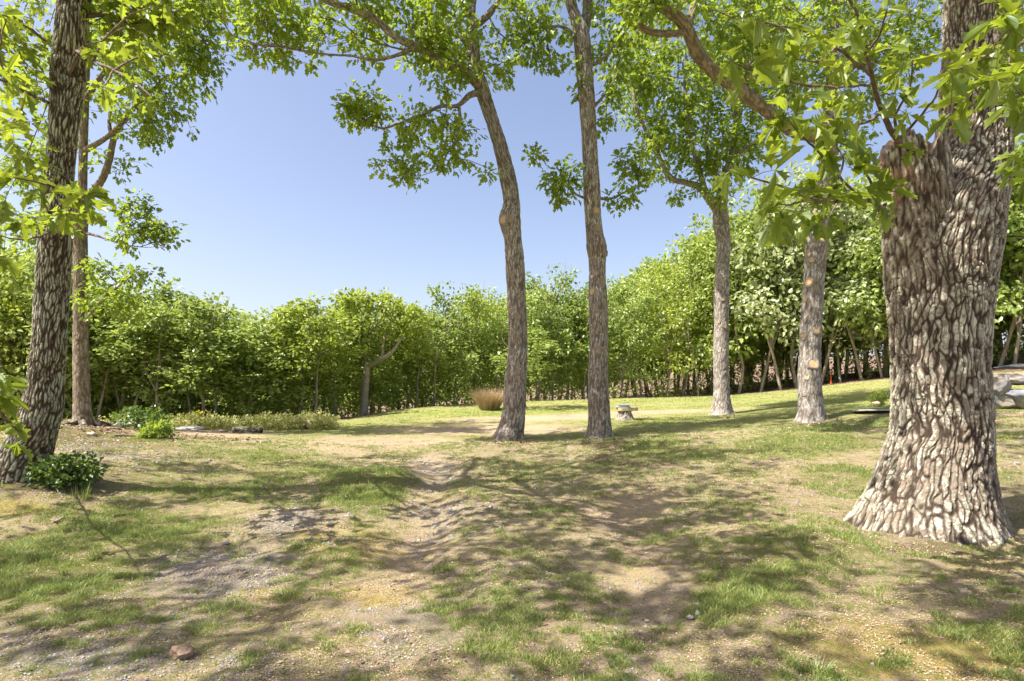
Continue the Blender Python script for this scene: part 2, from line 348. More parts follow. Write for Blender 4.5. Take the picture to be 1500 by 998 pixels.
def ground_material():
    m, n, l = new_mat('ground_soil_and_grass')
    a = n.new('ShaderNodeAttribute'); a.attribute_name = 'mask'
    g = n.new('ShaderNodeNewGeometry'); pos = g.outputs['Position']
    sp = n.new('ShaderNodeSeparateColor'); l.new(a.outputs['Color'], sp.inputs[0])
    cov = a.outputs['Alpha']
    nA = noise(n, l, 1.1, pos, 5, .6); nB = noise(n, l, 7, pos, 5, .65); nC = math_(n, l, 'MULTIPLY', math_(n, l, 'SUBTRACT', noise(n, l, 38, pos, 5, .75), .33), 2.9, clamp=True); nD = math_(n, l, 'MULTIPLY', math_(n, l, 'SUBTRACT', noise(n, l, 120, pos, 3, .75), .33), 2.9, clamp=True)
    dirt = mixc(n, l, nA, (.62, .455, .36), (.77, .60, .48))
    pr = ramp(n, [(.45, (0, 0, 0)), (.6, (1, 1, 1))]); l.new(noise(n, l, 2.6, pos, 5, .7), pr.inputs[0])
    dirt = mixc(n, l, math_(n, l, 'MULTIPLY', pr.outputs[0], .3), dirt, (.40, .29, .22))
    dirt = mixc(n, l, math_(n, l, 'MULTIPLY_ADD', nC, .85, .15), (.27, .195, .145), dirt)
    dirt = mixc(n, l, math_(n, l, 'MULTIPLY', nD, .4), dirt, (.26, .19, .14))
    # straw and dead thatch in patches
    sr = ramp(n, [(.40, (0, 0, 0)), (.54, (1, 1, 1))]); l.new(math_(n, l, 'ADD', math_(n, l, 'MULTIPLY', nA, .5), math_(n, l, 'MULTIPLY', nB, .5)), sr.inputs[0])
    st = mixc(n, l, nC, (.42, .33, .15), (.72, .62, .35))
    col = mixc(n, l, math_(n, l, 'MULTIPLY', sr.outputs[0], .5), dirt, st)
    def layer(col, mask, c, lo=.38, hi=.62, nz=nB, amp=.8):
        amp = amp * 2.4; lo, hi = (lo + hi) / 2 - .12, (lo + hi) / 2 + .12
        f = math_(n, l, 'ADD', mask, math_(n, l, 'MULTIPLY_ADD', nz, amp, -amp * .5))
        r = ramp(n, [(lo, (0, 0, 0)), (hi, (1, 1, 1))]); l.new(f, r.inputs[0])
        return mixc(n, l, r.outputs[0], col, c)
    mixn = math_(n, l, 'ADD', math_(n, l, 'MULTIPLY', nB, .5), math_(n, l, 'MULTIPLY', nC, .5))
    grav = mixc(n, l, nC, (.13, .125, .12), (.50, .44, .38))
    col = layer(col, sp.outputs[2], grav, .42, .75, mixn, 1.2)
    moss = mixc(n, l, nC, (.27, .20, .04), (.72, .54, .21))
    col = layer(col, sp.outputs[1], moss, .42, .75, mixn, 1.0)
    lit = mixc(n, l, nC, (.10, .068, .05), (.30, .205, .15))
    col = layer(col, cov, lit, .42, .62, mixn, .9)
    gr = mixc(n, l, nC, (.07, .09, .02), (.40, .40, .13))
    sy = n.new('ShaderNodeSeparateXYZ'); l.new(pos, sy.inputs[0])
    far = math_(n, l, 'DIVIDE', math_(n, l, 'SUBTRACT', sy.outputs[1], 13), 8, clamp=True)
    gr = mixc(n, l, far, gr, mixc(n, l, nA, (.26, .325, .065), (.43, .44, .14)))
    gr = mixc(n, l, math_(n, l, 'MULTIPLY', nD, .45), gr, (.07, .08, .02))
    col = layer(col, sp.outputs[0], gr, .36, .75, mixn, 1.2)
    # small dark specks
    vr = n.new('ShaderNodeTexVoronoi'); vr.inputs['Scale'].default_value = 30; l.new(pos, vr.inputs['Vector'])
    r = ramp(n, [(.12, (1, 1, 1)), (.24, (0, 0, 0))]); l.new(vr.outputs[0], r.inputs[0])
    col = mixc(n, l, math_(n, l, 'MULTIPLY', r.outputs[0], .55), col, (.14, .115, .10))
    b = n.new('ShaderNodeBsdfPrincipled'); l.new(col, b.inputs['Base Color']); b.inputs['Roughness'].default_value = .95; b.inputs['Specular IOR Level'].default_value = .1
    h = math_(n, l, 'ADD', math_(n, l, 'MULTIPLY', nC, 1.0), math_(n, l, 'MULTIPLY', nD, .45))
    bp = n.new('ShaderNodeBump'); bp.inputs['Strength'].default_value = .9; bp.inputs['Distance'].default_value = .025; l.new(h, bp.inputs['Height'])
    l.new(bp.outputs[0], b.inputs['Normal'])
    o = n.new('ShaderNodeOutputMaterial'); l.new(b.outputs[0], o.inputs[0]); return m
nX, nY = len(gx), len(gy)
idx = np.arange(nX * nY).reshape(nY, nX)
mb = MB(); mb.add(np.c_[gxx, gyy, gzz2], [np.stack([idx[:-1, :-1], idx[:-1, 1:], idx[1:, 1:], idx[1:, :-1]], -1).reshape(-1, 4)],
                  {'mask': np.clip(np.stack(mk, 1), 0, 1)})
go = mb.build('ground', ground_material(), smooth=True); tag(go, 'bare sandy soil with worn grass, moss and gravel under the oaks', None, kind='structure')

# ------------------------------------------------------------------ tubes, trunks, leaves
def resample(pts, step):
    """catmull-rom through rows of (x,y,z,r)"""
    P = np.asarray(pts, float); P = np.vstack([2 * P[0] - P[1], P, 2 * P[-1] - P[-2]]); P[0, 3] = P[1, 3]; P[-1, 3] = P[-2, 3]
    out = []
    for k in range(1, len(P) - 2):
        L = np.linalg.norm(P[k + 1, :3] - P[k, :3]); n = max(1, int(round(L / step)))
        t = (np.arange(n) / n)[:, None]
        a, b, c, d = P[k - 1], P[k], P[k + 1], P[k + 2]
        out.append(.5 * ((2 * b) + (c - a) * t + (2 * a - 5 * b + 4 * c - d) * t ** 2 + (3 * b - a - 3 * c + d) * t ** 3))
    out.append(P[-2][None]); out = np.vstack(out); out[:, 3] = np.maximum(out[:, 3], .003); return out
def frames(C):
    T = np.gradient(C, axis=0); T /= np.linalg.norm(T, axis=1)[:, None] + 1e-12
    u = np.cross(T[0], [0, 1, 0.01]); 
    if np.linalg.norm(u) < .1: u = np.cross(T[0], [1, 0, 0])
    u /= np.linalg.norm(u); U = [u]
    for k in range(1, len(T)):
        u = U[-1] - T[k] * np.dot(U[-1], T[k]); u /= np.linalg.norm(u) + 1e-12; U.append(u)
    U = np.array(U); return T, U, np.cross(T, U)
def tube(Q, sides, disp=None, cap=True, smalld=True):
    """Q rows x,y,z,r -> verts, faces, bark coords. disp(theta, s, C, N) -> (radius multiplier offset in m, crack)"""
    C = Q[:, :3]; R = Q[:, 3]; T, U, W = frames(C)
    th = np.arange(sides) / sides * 2 * math.pi
    s = np.r_[0, np.cumsum(np.linalg.norm(np.diff(C, axis=0), axis=1))]
    N = U[:, None] * np.cos(th)[None, :, None] + W[:, None] * np.sin(th)[None, :, None]
    rr = np.repeat(R[:, None], sides, 1)
    bk = np.stack([rr * np.cos(th), rr * np.sin(th), np.repeat(s[:, None], sides, 1)], -1).reshape(-1, 3)
    crack = np.ones(len(bk))
    if disp is not None:
        off, crack = disp(bk, np.tile(th, len(C)), np.repeat(s, sides), rr.ravel(), N.reshape(-1, 3))
        rr = rr + off.reshape(rr.shape)
    V = (C[:, None] + N * rr[..., None]).reshape(-1, 3)
    n = len(C); i = np.arange(n * sides).reshape(n, sides); j = np.roll(i, -1, 1)
    Fq = np.stack([i[:-1], j[:-1], j[1:], i[1:]], -1).reshape(-1, 4)
    Fs = [Fq]
    if cap: Fs.append(i[-1][None])
    return V, Fs, {'bk': bk, 'crack': crack}
def bark_disp(cell=.05, vert=5., depth=.018, lump=.03, seed=0, flare_h=.6, flare=.0, lobes=5, edge=.26, ph=0., groove=None):
    def f(bk, th, s, r, N):
        rm = np.median(r); kf = (rm / np.maximum(r, 1e-3)); kf = np.where(kf < 1, kf ** .8, 1); bk = bk * np.stack([kf, kf, np.ones_like(kf)], 1)
        w1 = np.stack([fbm(bk * np.array([4, 4, 2.6]), 3, seed + 31), fbm(bk * np.array([4, 4, 2.6]) + 9, 3, seed + 32), fbm(bk * 3 + 5, 2, seed + 33)], 1) - .5
        w2 = np.stack([fbm(bk * np.array([18, 18, 10]), 2, seed + 41), fbm(bk * np.array([18, 18, 10]) + 9, 2, seed + 42), fbm(bk * 12 + 5, 2, seed + 43)], 1) - .5
        p = bk + w1 * np.array([.10, .10, .4]) + w2 * np.array([.03, .03, .08])
        f1, f2 = voro(p / np.array([cell, cell, cell * vert * 1.9]), seed); plate = sstep(.04, edge + .06, f2 - f1)
        a, b = voro(p / np.array([cell * .9, cell * .9, cell * 2.6]) + 7, seed + 3); plate2 = sstep(.0, .16, b - a)
        mk2 = sstep(.45, .6, fbm(bk * 3, 2, seed + 51))
        pl = plate * (1 - (.35 + .45 * mk2) * (1 - plate2))
        hv = fbm(p * np.array([18, 18, 5]), 2, seed + 61)
        off = depth * (pl * (.8 + .4 * hv) - .8) + lump * (fbm(bk * .8, 3, seed + 8) - .5) * 2
        off = off + depth * .8 * (fbm(bk * np.array([45, 45, 22]), 3, seed + 5) - .5)
        if flare:
            e = np.exp(-s / flare_h); off = off + r * flare * e * (.5 + .5 * np.cos(lobes * th + ph + 2 * np.sin(2 * th + ph)))
        if groove:
            t = np.exp(-((((th - groove[0] + math.pi) % (2 * math.pi)) - math.pi + .08 * np.sin(s * 5)) / .11) ** 2) * sstep(groove[1], groove[1] + .3, s) * sstep(groove[2], groove[2] - .3, s)
            off = off - .07 * t; pl = pl * (1 - .85 * t)
        return off, np.clip(pl, 0, 1)
    return f

# leaf templates (y along the leaf, z normal)
def lobed(half=None, fold=.22, droop=.18):
    half = np.array(half, float); n = len(half); V = []; 
    mid = half[[0, -1]]
    V = [(0, half[0][1], 0)] + [(x, y, fold * x - droop * y * y) for x, y in half[1:-1]] + [(0, half[-1][1], -droop)] + [(-x, y, fold * x - droop * y * y) for x, y in half[1:-1][::-1]]
    V = np.array(V); m = len(half); Rf = np.arange(0, m)[None]; Lf = np.r_[m - 1, np.arange(m, len(V)), 0][None]
    return V, [Rf, Lf]
LEAF_HI = lobed(fold=.34, droop=.38, half=[(0, -.15), (.02, 0), (.07, .06), (.17, .10), (.27, .20), (.20, .23), (.13, .29), (.14, .35), (.24, .38), (.42, .50), (.36, .54), (.22, .56), (.17, .62), (.22, .70), (.33, .80), (.24, .82), (.13, .84), (.08, .93), (.0, 1)])
LEAF_MD = lobed([(0, 0), (.28, .25), (.14, .42), (.36, .62), (.16, .72), (0, 1)])
LEAF_LO = lobed([(0, 0), (.30, .45), (0, 1)], .25, .15)
LEAF_LO2 = lobed([(0, 0), (.26, .2), (.3, .62), (0, 1)], .25, .2)
def scatter(mbb, tmpl, P, A, N, S):
    V, Fs = tmpl; n = len(P)
    if n == 0: return
    A = A / (np.linalg.norm(A, axis=1)[:, None] + 1e-9)
    X = np.cross(A, N); X /= np.linalg.norm(X, axis=1)[:, None] + 1e-9; Z = np.cross(X, A)
    W = P[:, None] + S[:, None, None] * (V[None, :, 0:1] * X[:, None] + V[None, :, 1:2] * A[:, None] + V[None, :, 2:3] * Z[:, None])
    k = len(V); off = np.arange(n)[:, None] * k
    mbb.add(W.reshape(-1, 3), [(Fa[0][None] + off) for Fa in Fs])
def leaf_cloud(mbb, tips, dirs, per, spread, size, tmpl, r, droop=.45, flat=.6):
    n = len(tips) * per
    if n == 0: return
    t = np.repeat(tips, per, 0); d = np.repeat(dirs, per, 0)
    o = r.normal(size=(n, 3)); o /= np.linalg.norm(o, axis=1)[:, None]
    P = t + o * (spread * r.random(n) ** .5)[:, None] * np.array([1, 1, .75])
    A = o * 1.0 + d * .5 + r.normal(size=(n, 3)) * .35 + np.array([0, 0, -droop])
    N = r.normal(size=(n, 3)) * (1 - flat) + np.array([0, 0, 1.0]) * flat + o * .3
    scatter(mbb, tmpl, P, A, N, size * (.65 + .6 * r.random(n)))

def blob_points(blobs, r, gap=.42, gsc=1.1, seed=3):
    """attractor points in soft ellipsoids (centre, radii, n) thinned by noise so that gaps stay open"""
    out = []
    for (c, rad, n) in blobs:
        q = r.normal(size=(n * 5, 3)); q /= np.linalg.norm(q, axis=1)[:, None]; q *= (r.random(len(q)) ** .4)[:, None]
        p = np.asarray(c) + q * np.asarray(rad)
        v = fbm(p * gsc, 2, seed); p = p[v > gap][:n]; out.append(p)
    return np.vstack(out)

def grow(base, attr, r, step=.35, kp=.3, wig=.16, rtip=.005, expo=2.25):
    """base: list of (pos, radius, dir, plen). Returns chains of Q arrays, tip positions, directions."""
    nb = len(base); cap = nb + len(attr) * 16 + 10
    P = np.zeros((cap, 3)); D = np.zeros((cap, 3)); par = np.full(cap, -1); pl = np.zeros(cap)
    for k, (p, rd, d, l) in enumerate(base): P[k] = p; D[k] = d; pl[k] = l
    n = nb
    d0 = np.array([np.min(np.linalg.norm(P[:nb] - a, axis=1)) for a in attr]); order = np.argsort(d0 + r.random(len(attr)) * .3)
    tips = []
    for a in attr[order]:
        v = a - P[:n]; dd = np.linalg.norm(v, axis=1)
        cosn = np.einsum('ij,ij->i', v, D[:n]) / (dd + 1e-6)
        k = int(np.argmin(dd * (1.25 - .35 * cosn) + kp * pl[:n]))
        L = dd[k]; m = max(1, min(15, int(math.ceil(L / step))))
        c = P[k] + D[k] * L * .4 + r.normal(size=3) * L * wig * .7
        prev = k
        for j in range(1, m + 1):
            t = j / m; q = (1 - t) ** 2 * P[k] + 2 * t * (1 - t) * c + t * t * a
            if j < m: q = q + r.normal(size=3) * step * wig
            P[n] = q; par[n] = prev; dv = q - P[prev]; D[n] = dv / (np.linalg.norm(dv) + 1e-9); pl[n] = pl[prev] + np.linalg.norm(dv)
            prev = n; n += 1
        tips.append(prev)
    # radii
    acc = np.zeros(n); R = np.zeros(n); kids = [[] for _ in range(n)]
    for k in range(n - 1, nb - 1, -1):
        R[k] = max(rtip, acc[k] ** (1 / expo)); R[k] = min(R[k], .3); acc[par[k]] += R[k] ** expo; kids[par[k]].append(k)
    for k in range(nb): R[k] = base[k][1]
    for k in range(nb, n): R[k] = min(R[k], R[par[k]] * (.62 if par[k] < nb else .99))
    chains = []; stack = [(k, c) for k in range(nb) for c in kids[k]]
    while stack:
        p, c = stack.pop(); ch = [(*P[p], R[c] * 1.15)]; cur = c
        while True:
            ch.append((*P[cur], R[cur])); ks = kids[cur]
            if not ks: ch[-1] = (*P[cur], R[cur] * .5); break
            ks = sorted(ks, key=lambda z: -R[z])
            for z in ks[1:]: stack.append((cur, z))
            cur = ks[0]
        chains.append(np.array(ch))
    tips = np.array(tips); return chains, P[tips], D[tips], P[nb:n], D[nb:n], R[nb:n]
def chains_mesh(mbb, chains, hi=1.0):
    for Q in chains:
        rm = Q[:, 3].max(); sides = 8 if rm > .05 else 6 if rm > .02 else 4 if rm > .009 else 3
        V, Fs, at_ = tube(Q, max(3, int(sides * hi)), cap=False); 
        at_['crack'] = np.full(len(V), .75); mbb.add(V, Fs, at_)

def px_path(rows):
    """rows of (px, py, D, half width in px)"""
    out = []
    for (px, py, D, hw) in rows:
        p = at(px, py, D); out.append((p[0], p[1], p[2], hw / F * D * math.cos(math.atan((px - 750) / F))))
    return out
def base_nodes(Q, zmin=None, every=1, skip=0, pl0=0):
    T = np.gradient(Q[:, :3], axis=0); T /= np.linalg.norm(T, axis=1)[:, None] + 1e-9; o = []
    for k in range(skip, len(Q), every):
        if zmin is None or Q[k, 2] > zmin: o.append((Q[k, :3], Q[k, 3], T[k] * .6, pl0))
    return o
def pb(px, py, D, rx, ry, rd, n):
    """a crown lobe given by where it shows: image centre, image radii, depth radius in metres, points"""
    return (at(px, py, D), (rx / F * D, rd, ry / F * D), n)

def hero_tree(name, label, group, rows, limbs, blobs, mats, zmin, seed, sides=96, step=.03, dispk=None, per=16, leaf=.15, spread=.30, tmpl=LEAF_MD,
              lmat='leaf', gap=.40, scars=(), cat='tree', gsc=1.1, droop=.45, leafy_r=.02, limb_disp=None):
    r = np.random.default_rng(seed)
    trunk = resample(px_path(rows), step)
    b0 = trunk[0, :3].copy(); b0[2] = g1(b0[0], b0[1])
    root = empty(name, b0); tag(root, label, 'tree', group)
    mb = MB(); V, Fs, a = tube(trunk, sides, bark_disp(**(dispk or {}))); mb.add(V, Fs, a)
    mb.build('trunk', mats[0], root, smooth=True, loc=b0)
    base = base_nodes(resample(px_path(rows), .3), zmin)
    for lr in limbs:
        Q = resample(px_path(lr), .05 if lr[0][3] / F * lr[0][2] > .05 else .08)
        mb = MB(); V, Fs, a = tube(Q, 24 if Q[0, 3] > .06 else 12, bark_disp(**(limb_disp or dict(cell=.035, vert=3, depth=.008, lump=.02, seed=seed)))); mb.add(V, Fs, a)
        mb.build('limb', mats[1], root, smooth=True, loc=b0)
        base += base_nodes(resample(px_path(lr), .3), None, skip=2)
    att = blob_points(blobs, r, gap, gsc, seed)
    ch, tips, td, nodes, nd, nr = grow(base, att, r, rtip=.0075, wig=.22)
    mb = MB(); chains_mesh(mb, ch); mb.build('twigs', M['twig'], root, smooth=True, loc=b0)
    mb = MB(); leaf_cloud(mb, tips, td, per, spread, leaf, tmpl, r, droop)
    thin = (nr < leafy_r) & (r.random(len(nr)) < .5)
    leaf_cloud(mb, nodes[thin], nd[thin], max(3, per // 4), spread * .75, leaf * .95, tmpl, r, droop)
    mb.build('crown', M[lmat], root, loc=b0)
    for (sx, sy, sr, dark) in scars:
        D = trunk[:, 1]; pyk = HOR - (trunk[:, 2] - CAMZ) / D * F; k = int(np.argmin(np.abs(pyk - sy)))
        c = trunk[k, :3]; rad = trunk[k, 3]; pxc = 750 + c[0] / c[1] * F
        u = np.clip((sx - pxc) / (rad / c[1] * F), -.93, .93); nrm = np.array([u, -math.sqrt(1 - u * u), .12]); nrm /= np.linalg.norm(nrm)
        vd = -c / np.linalg.norm(c); 
        R = .98 * sr / F * c[1]; p = c + nrm * rad * .98; p[2] = CAMZ - (sy - HOR) / F * p[1]
        X = np.cross(nrm, [0, 0, 1]); X /= np.linalg.norm(X); Z = np.cross(X, nrm); th = np.arange(18) / 18 * 2 * math.pi
        rings = []
        for (k1, h) in ((1.5, -.05), (1.32, .012), (1.15, .024), (.95, .018)):
            j = 1 + .10 * np.sin(3 * th + sx) + .06 * np.sin(5 * th)
            rings.append(p + nrm * h + (X * np.cos(th)[:, None] + Z * np.sin(th)[:, None] * 1.12) * (R * k1 * j)[:, None])
        V = np.vstack(rings); i = np.arange(72).reshape(4, 18); j = np.roll(i, -1, 1)
        mb = MB(); mb.add(V, [np.stack([i[:-1], j[:-1], j[1:], i[1:]], -1).reshape(-1, 4)], {'bk': V, 'crack': np.full(72, .5)}); collar = mb.build('branch_scar', mats[0], root, smooth=True, loc=b0)
        V = np.vstack([rings[3] - nrm * .004, (p + nrm * .014)[None]]); 
        mb = MB(); mb.add(V, [np.stack([np.arange(18), np.roll(np.arange(18), -1), np.full(18, 18)], 1)]); mb.build('cut_face', M['rotten'] if dark else M['cut'], collar, loc=b0)
    return root, trunk

# ------------------------------------------------------------------ the oaks of the foreground and middle ground
OG = 'big oaks standing on the lawn'
HERO = {}
# tree A: centre, bent, its top leaning left
HERO['A'] = hero_tree('oak_tree', 'leaning bent oak left of the central pair, long limb reaching left', OG,
    [(746, 650, 16.2, 25), (747, 638, 16.2, 19.5), (752, 610, 16.2, 17.5), (755, 560, 16.2, 17), (759, 500, 16.2, 14.5), (757, 440, 16.2, 13.5), (754, 380, 16.1, 13), (751, 348, 16.1, 13), (747, 324, 16.1, 16.5), (749, 306, 16.1, 14), (749, 290, 16.1, 12), (744, 262, 16.1, 12),
     (733, 215, 16.0, 11), (717, 165, 15.9, 10.5), (706, 130, 15.9, 11), (697, 100, 15.8, 9), (694, 60, 15.8, 8), (690, 30, 15.7, 7.5), (692, 0, 15.7, 7), (700, -60, 15.8, 6), (690, -140, 15.8, 5), (700, -220, 15.8, 3)],
    [[(706, 128, 15.9, 9), (690, 112, 15.6, 8), (676, 97, 15.4, 7), (655, 97, 15.2, 6.5), (637, 85, 15.0, 6.5), (610, 68, 14.8, 6.5), (585, 58, 14.6, 6), (560, 38, 14.4, 5.5), (540, 22, 14.2, 5.5), (505, 10, 14.0, 5), (470, -3, 13.8, 4.5), (420, -40, 13.4, 3.5), (380, -70, 13, 2)],
     [(704, 135, 15.9, 5), (688, 140, 15.6, 4.5), (670, 155, 15.4, 3.6), (645, 156, 15.2, 3.2), (620, 168, 15, 3), (590, 178, 14.9, 2.4), (560, 188, 14.8, 1.8), (530, 175, 14.7, 1.2), (505, 160, 14.6, .9)],
     [(672, 155, 15.4, 2.8), (674, 180, 15.5, 2.4), (668, 205, 15.5, 2.2), (655, 225, 15.5, 2), (645, 245, 15.5, 1.8), (625, 255, 15.4, 1.2), (590, 262, 15.3, .9)],
     [(612, 68, 14.8, 3.5), (585, 80, 14.6, 3), (550, 88, 14.4, 2.8), (515, 82, 14.3, 2.6), (480, 80, 14.1, 2.4), (450, 76, 14.0, 2.2), (410, 68, 13.9, 2), (375, 65, 13.8, 1.8), (340, 52, 13.6, 1.2)],
     [(697, 80, 15.8, 5), (665, 78, 15.6, 4), (645, 70, 15.4, 3.5), (610, 75, 15.2, 2.8), (570, 68, 15, 2), (520, 50, 14.8, 1.5)],
     [(693, 66, 15.8, 5), (665, 50, 16, 3.6), (640, 35, 16.2, 3), (600, 36, 16.3, 2.2), (560, 20, 16.3, 1.5)],
     [(695, 40, 15.8, 5), (715, 22, 15.6, 5), (732, 0, 15.5, 4.5), (760, -40, 15.3, 3.5), (800, -90, 15, 2)],
     [(695, 35, 15.8, 4), (685, 15, 15.5, 5), (675, -5, 15.3, 5), (650, -50, 15, 4), (600, -110, 14.6, 2.5)]],
    [pb(560, 35, 14.5, 140, 42, 1.6, 130), pb(400, 50, 13.8, 75, 36, 1.1, 60), pb(640, 50, 15.5, 90, 52, 1.6, 70), pb(700, 105, 15.6, 40, 36, 1.2, 14),
     pb(560, 168, 14.8, 72, 20, .9, 40), pb(630, 205, 15.3, 70, 42, 1.0, 60), pb(585, 250, 15.3, 40, 20, .7, 20), pb(712, 252, 15.6, 14, 9, .3, 4), pb(520, 150, 14.6, 34, 18, .6, 14),
     pb(760, 40, 15.5, 40, 46, 1.4, 34), pb(640, 115, 15.2, 70, 14, .9, 14), pb(735, 110, 15.8, 12, 30, .6, 8),
     pb(450, -90, 13.5, 200, 70, 3, 160), pb(650, -140, 15.5, 200, 110, 3.5, 180), pb(350, -30, 13.4, 90, 40, 1.5, 60)],
    (M['bark_grey'], M['bark_grey']), 10.5, 11, sides=84, dispk=dict(cell=.05, vert=6, depth=.016, lump=.035, seed=2, flare=.45, flare_h=.28), per=10, leaf=.19, spread=.25,
    scars=((737, 322, 5.5, 0), (742, 366, 3.5, 1), (743, 446, 4.5, 0), (758, 464, 3.6, 1), (757, 496, 3.4, 1), (758, 545, 3.4, 1), (748, 320, 4, 1)), gap=.44, gsc=1.3)
# tree B: centre right, straight, forked above
HERO['B'] = hero_tree('oak_tree', 'tall straight oak on the right of the central pair, forked near the top', OG,
    [(878, 648, 16.7, 23), (878, 636, 16.7, 18.5), (878, 610, 16.7, 16), (876, 560, 16.7, 14.5), (877, 500, 16.7, 13.5), (876, 440, 16.7, 13.5), (875, 400, 16.7, 12.6), (875, 378, 16.7, 13.5), (874, 362, 16.6, 15.5), (871, 342, 16.6, 13), (868, 310, 16.6, 12.5), (866, 260, 16.5, 11.5), (863, 200, 16.5, 11.5),
     (859, 140, 16.4, 11.5), (855, 90, 16.4, 11.5), (851, 50, 16.3, 12), (841, 20, 16.3, 9), (833, -10, 16.2, 8.5), (820, -80, 16.2, 6.5), (815, -160, 16.2, 4.5), (810, -230, 16.2, 3)],
    [[(853, 58, 16.4, 8), (860, 20, 16.5, 8), (862, -20, 16.5, 7.5), (875, -90, 16.6, 6), (890, -160, 16.8, 4)],
     [(868, 292, 16.6, 2.2), (848, 287, 16.4, 1.8), (832, 275, 16.2, 1.5), (815, 262, 16, 1.2), (795, 250, 15.9, .8)],
     [(872, 290, 16.6, 2.2), (895, 291, 16.8, 2), (918, 280, 16.9, 1.8), (935, 271, 17, 1.5), (955, 260, 17, .8)],
     [(858, 100, 16.4, 3), (885, 85, 16.6, 2.5), (905, 60, 16.8, 2), (930, 30, 17, 1.2)],
     [(862, 165, 16.4, 2.5), (885, 140, 16.4, 2), (905, 110, 16.3, 1.5)],
     [(850, 60, 16.3, 4), (825, 40, 16, 2.6), (800, 38, 15.8, 2), (775, 20, 15.6, 1.2)]],
    [pb(812, 265, 16.1, 36, 34, .6, 34), pb(792, 232, 16.0, 16, 16, .4, 6), pb(912, 295, 16.8, 28, 16, .5, 14), pb(930, 245, 17, 40, 26, .8, 26),
     pb(800, 60, 15.9, 48, 60, 1.2, 44), pb(838, 118, 16.2, 18, 26, .8, 7), pb(900, 60, 16.8, 50, 60, 1.4, 50), pb(890, 165, 16.5, 22, 40, .8, 16), pb(852, 185, 16.2, 10, 14, .3, 4),
     pb(840, -90, 16.2, 150, 90, 3, 160), pb(860, -210, 16.2, 130, 90, 3, 120)],
    (M['bark_grey'], M['bark_grey']), 9.5, 12, sides=84, dispk=dict(cell=.05, vert=6, depth=.014, lump=.03, seed=4, flare=.42, flare_h=.26), per=10, leaf=.19, spread=.25,
    scars=((868, 291, 2.6, 1), (872, 308, 4, 0), (875, 334, 4, 1), (886, 370, 4, 1), (866, 384, 3.6, 1), (880, 415, 4.5, 1), (866, 427, 4.5, 0), (872, 455, 3, 1), (886, 460, 3.4, 1), (876, 482, 3, 1), (874, 512, 4.5, 1), (886, 512, 4, 1), (878, 553, 3, 1), (872, 400, 3, 1), (876, 627, 3.5, 1)), gap=.40, gsc=1.3)
# tree C: grey, forked low under the crown
HERO['C'] = hero_tree('oak_tree', 'smooth grey oak behind the pair, forking into a low dense crown', OG,
    [(1057, 612, 22.3, 19), (1057, 600, 22.3, 14.5), (1057, 570, 22.3, 12.5), (1056, 520, 22.3, 11.5), (1057, 450, 22.3, 11), (1058, 400, 22.2, 10.5), (1060, 360, 22.2, 10.5), (1056, 325, 22.2, 11.5), (1056, 300, 22.1, 9), (1062, 262, 22, 7),
     (1075, 220, 22, 6), (1080, 170, 22, 5.5), (1085, 110, 22, 5), (1090, 40, 22, 4.5), (1100, -40, 22, 3)],
    [[(1055, 312, 22.2, 8.5), (1040, 292, 22, 7.5), (1026, 275, 21.9, 6), (1005, 268, 21.8, 4.5), (985, 262, 21.6, 4), (970, 240, 21.5, 3.5), (960, 218, 21.5, 3.5), (945, 190, 21.4, 3), (932, 158, 21.3, 2.5), (925, 120, 21.3, 2), (920, 80, 21.2, 1.4)],
     [(1036, 288, 22, 4), (1028, 262, 21.8, 4), (1020, 235, 21.6, 3.6), (1010, 200, 21.5, 3), (1005, 150, 21.4, 2.5), (1000, 90, 21.3, 1.6)],
     [(1060, 270, 22.1, 4), (1040, 240, 22.4, 3.6), (1035, 200, 22.6, 3), (1040, 150, 22.8, 2.4), (1035, 90, 23, 1.6)],
     [(1068, 240, 22, 3.6), (1095, 215, 21.6, 3), (1125, 200, 21.3, 2.4), (1150, 170, 21, 1.6)]],
    [pb(960, 130, 21.4, 70, 80, 1.8, 150), pb(1040, 140, 22, 80, 90, 2.2, 190), pb(985, 225, 21.6, 70, 40, 1.4, 70), pb(1060, 225, 21.7, 70, 40, 1.6, 70), pb(1110, 130, 21.8, 50, 100, 1.8, 90), pb(920, 90, 21.3, 40, 60, 1.4, 50),
     pb(1030, 20, 22, 120, 60, 2.6, 150), pb(1050, 280, 21.2, 34, 18, .8, 14), pb(1030, -80, 22, 150, 70, 3, 100), pb(1000, 285, 21.6, 26, 10, .5, 6)],
    (M['bark_smooth'], M['bark_smooth']), 8.0, 13, sides=64, step=.04, dispk=dict(cell=.05, vert=4, depth=.010, lump=.03, seed=6, flare=.45, flare_h=.3), per=11, leaf=.21, spread=.3,
    scars=((1055, 437, 3, 1), (1050, 471, 2.4, 1), (1057, 477, 3, 1), (1062, 516, 3.8, 1)), gap=.36, gsc=1.0)
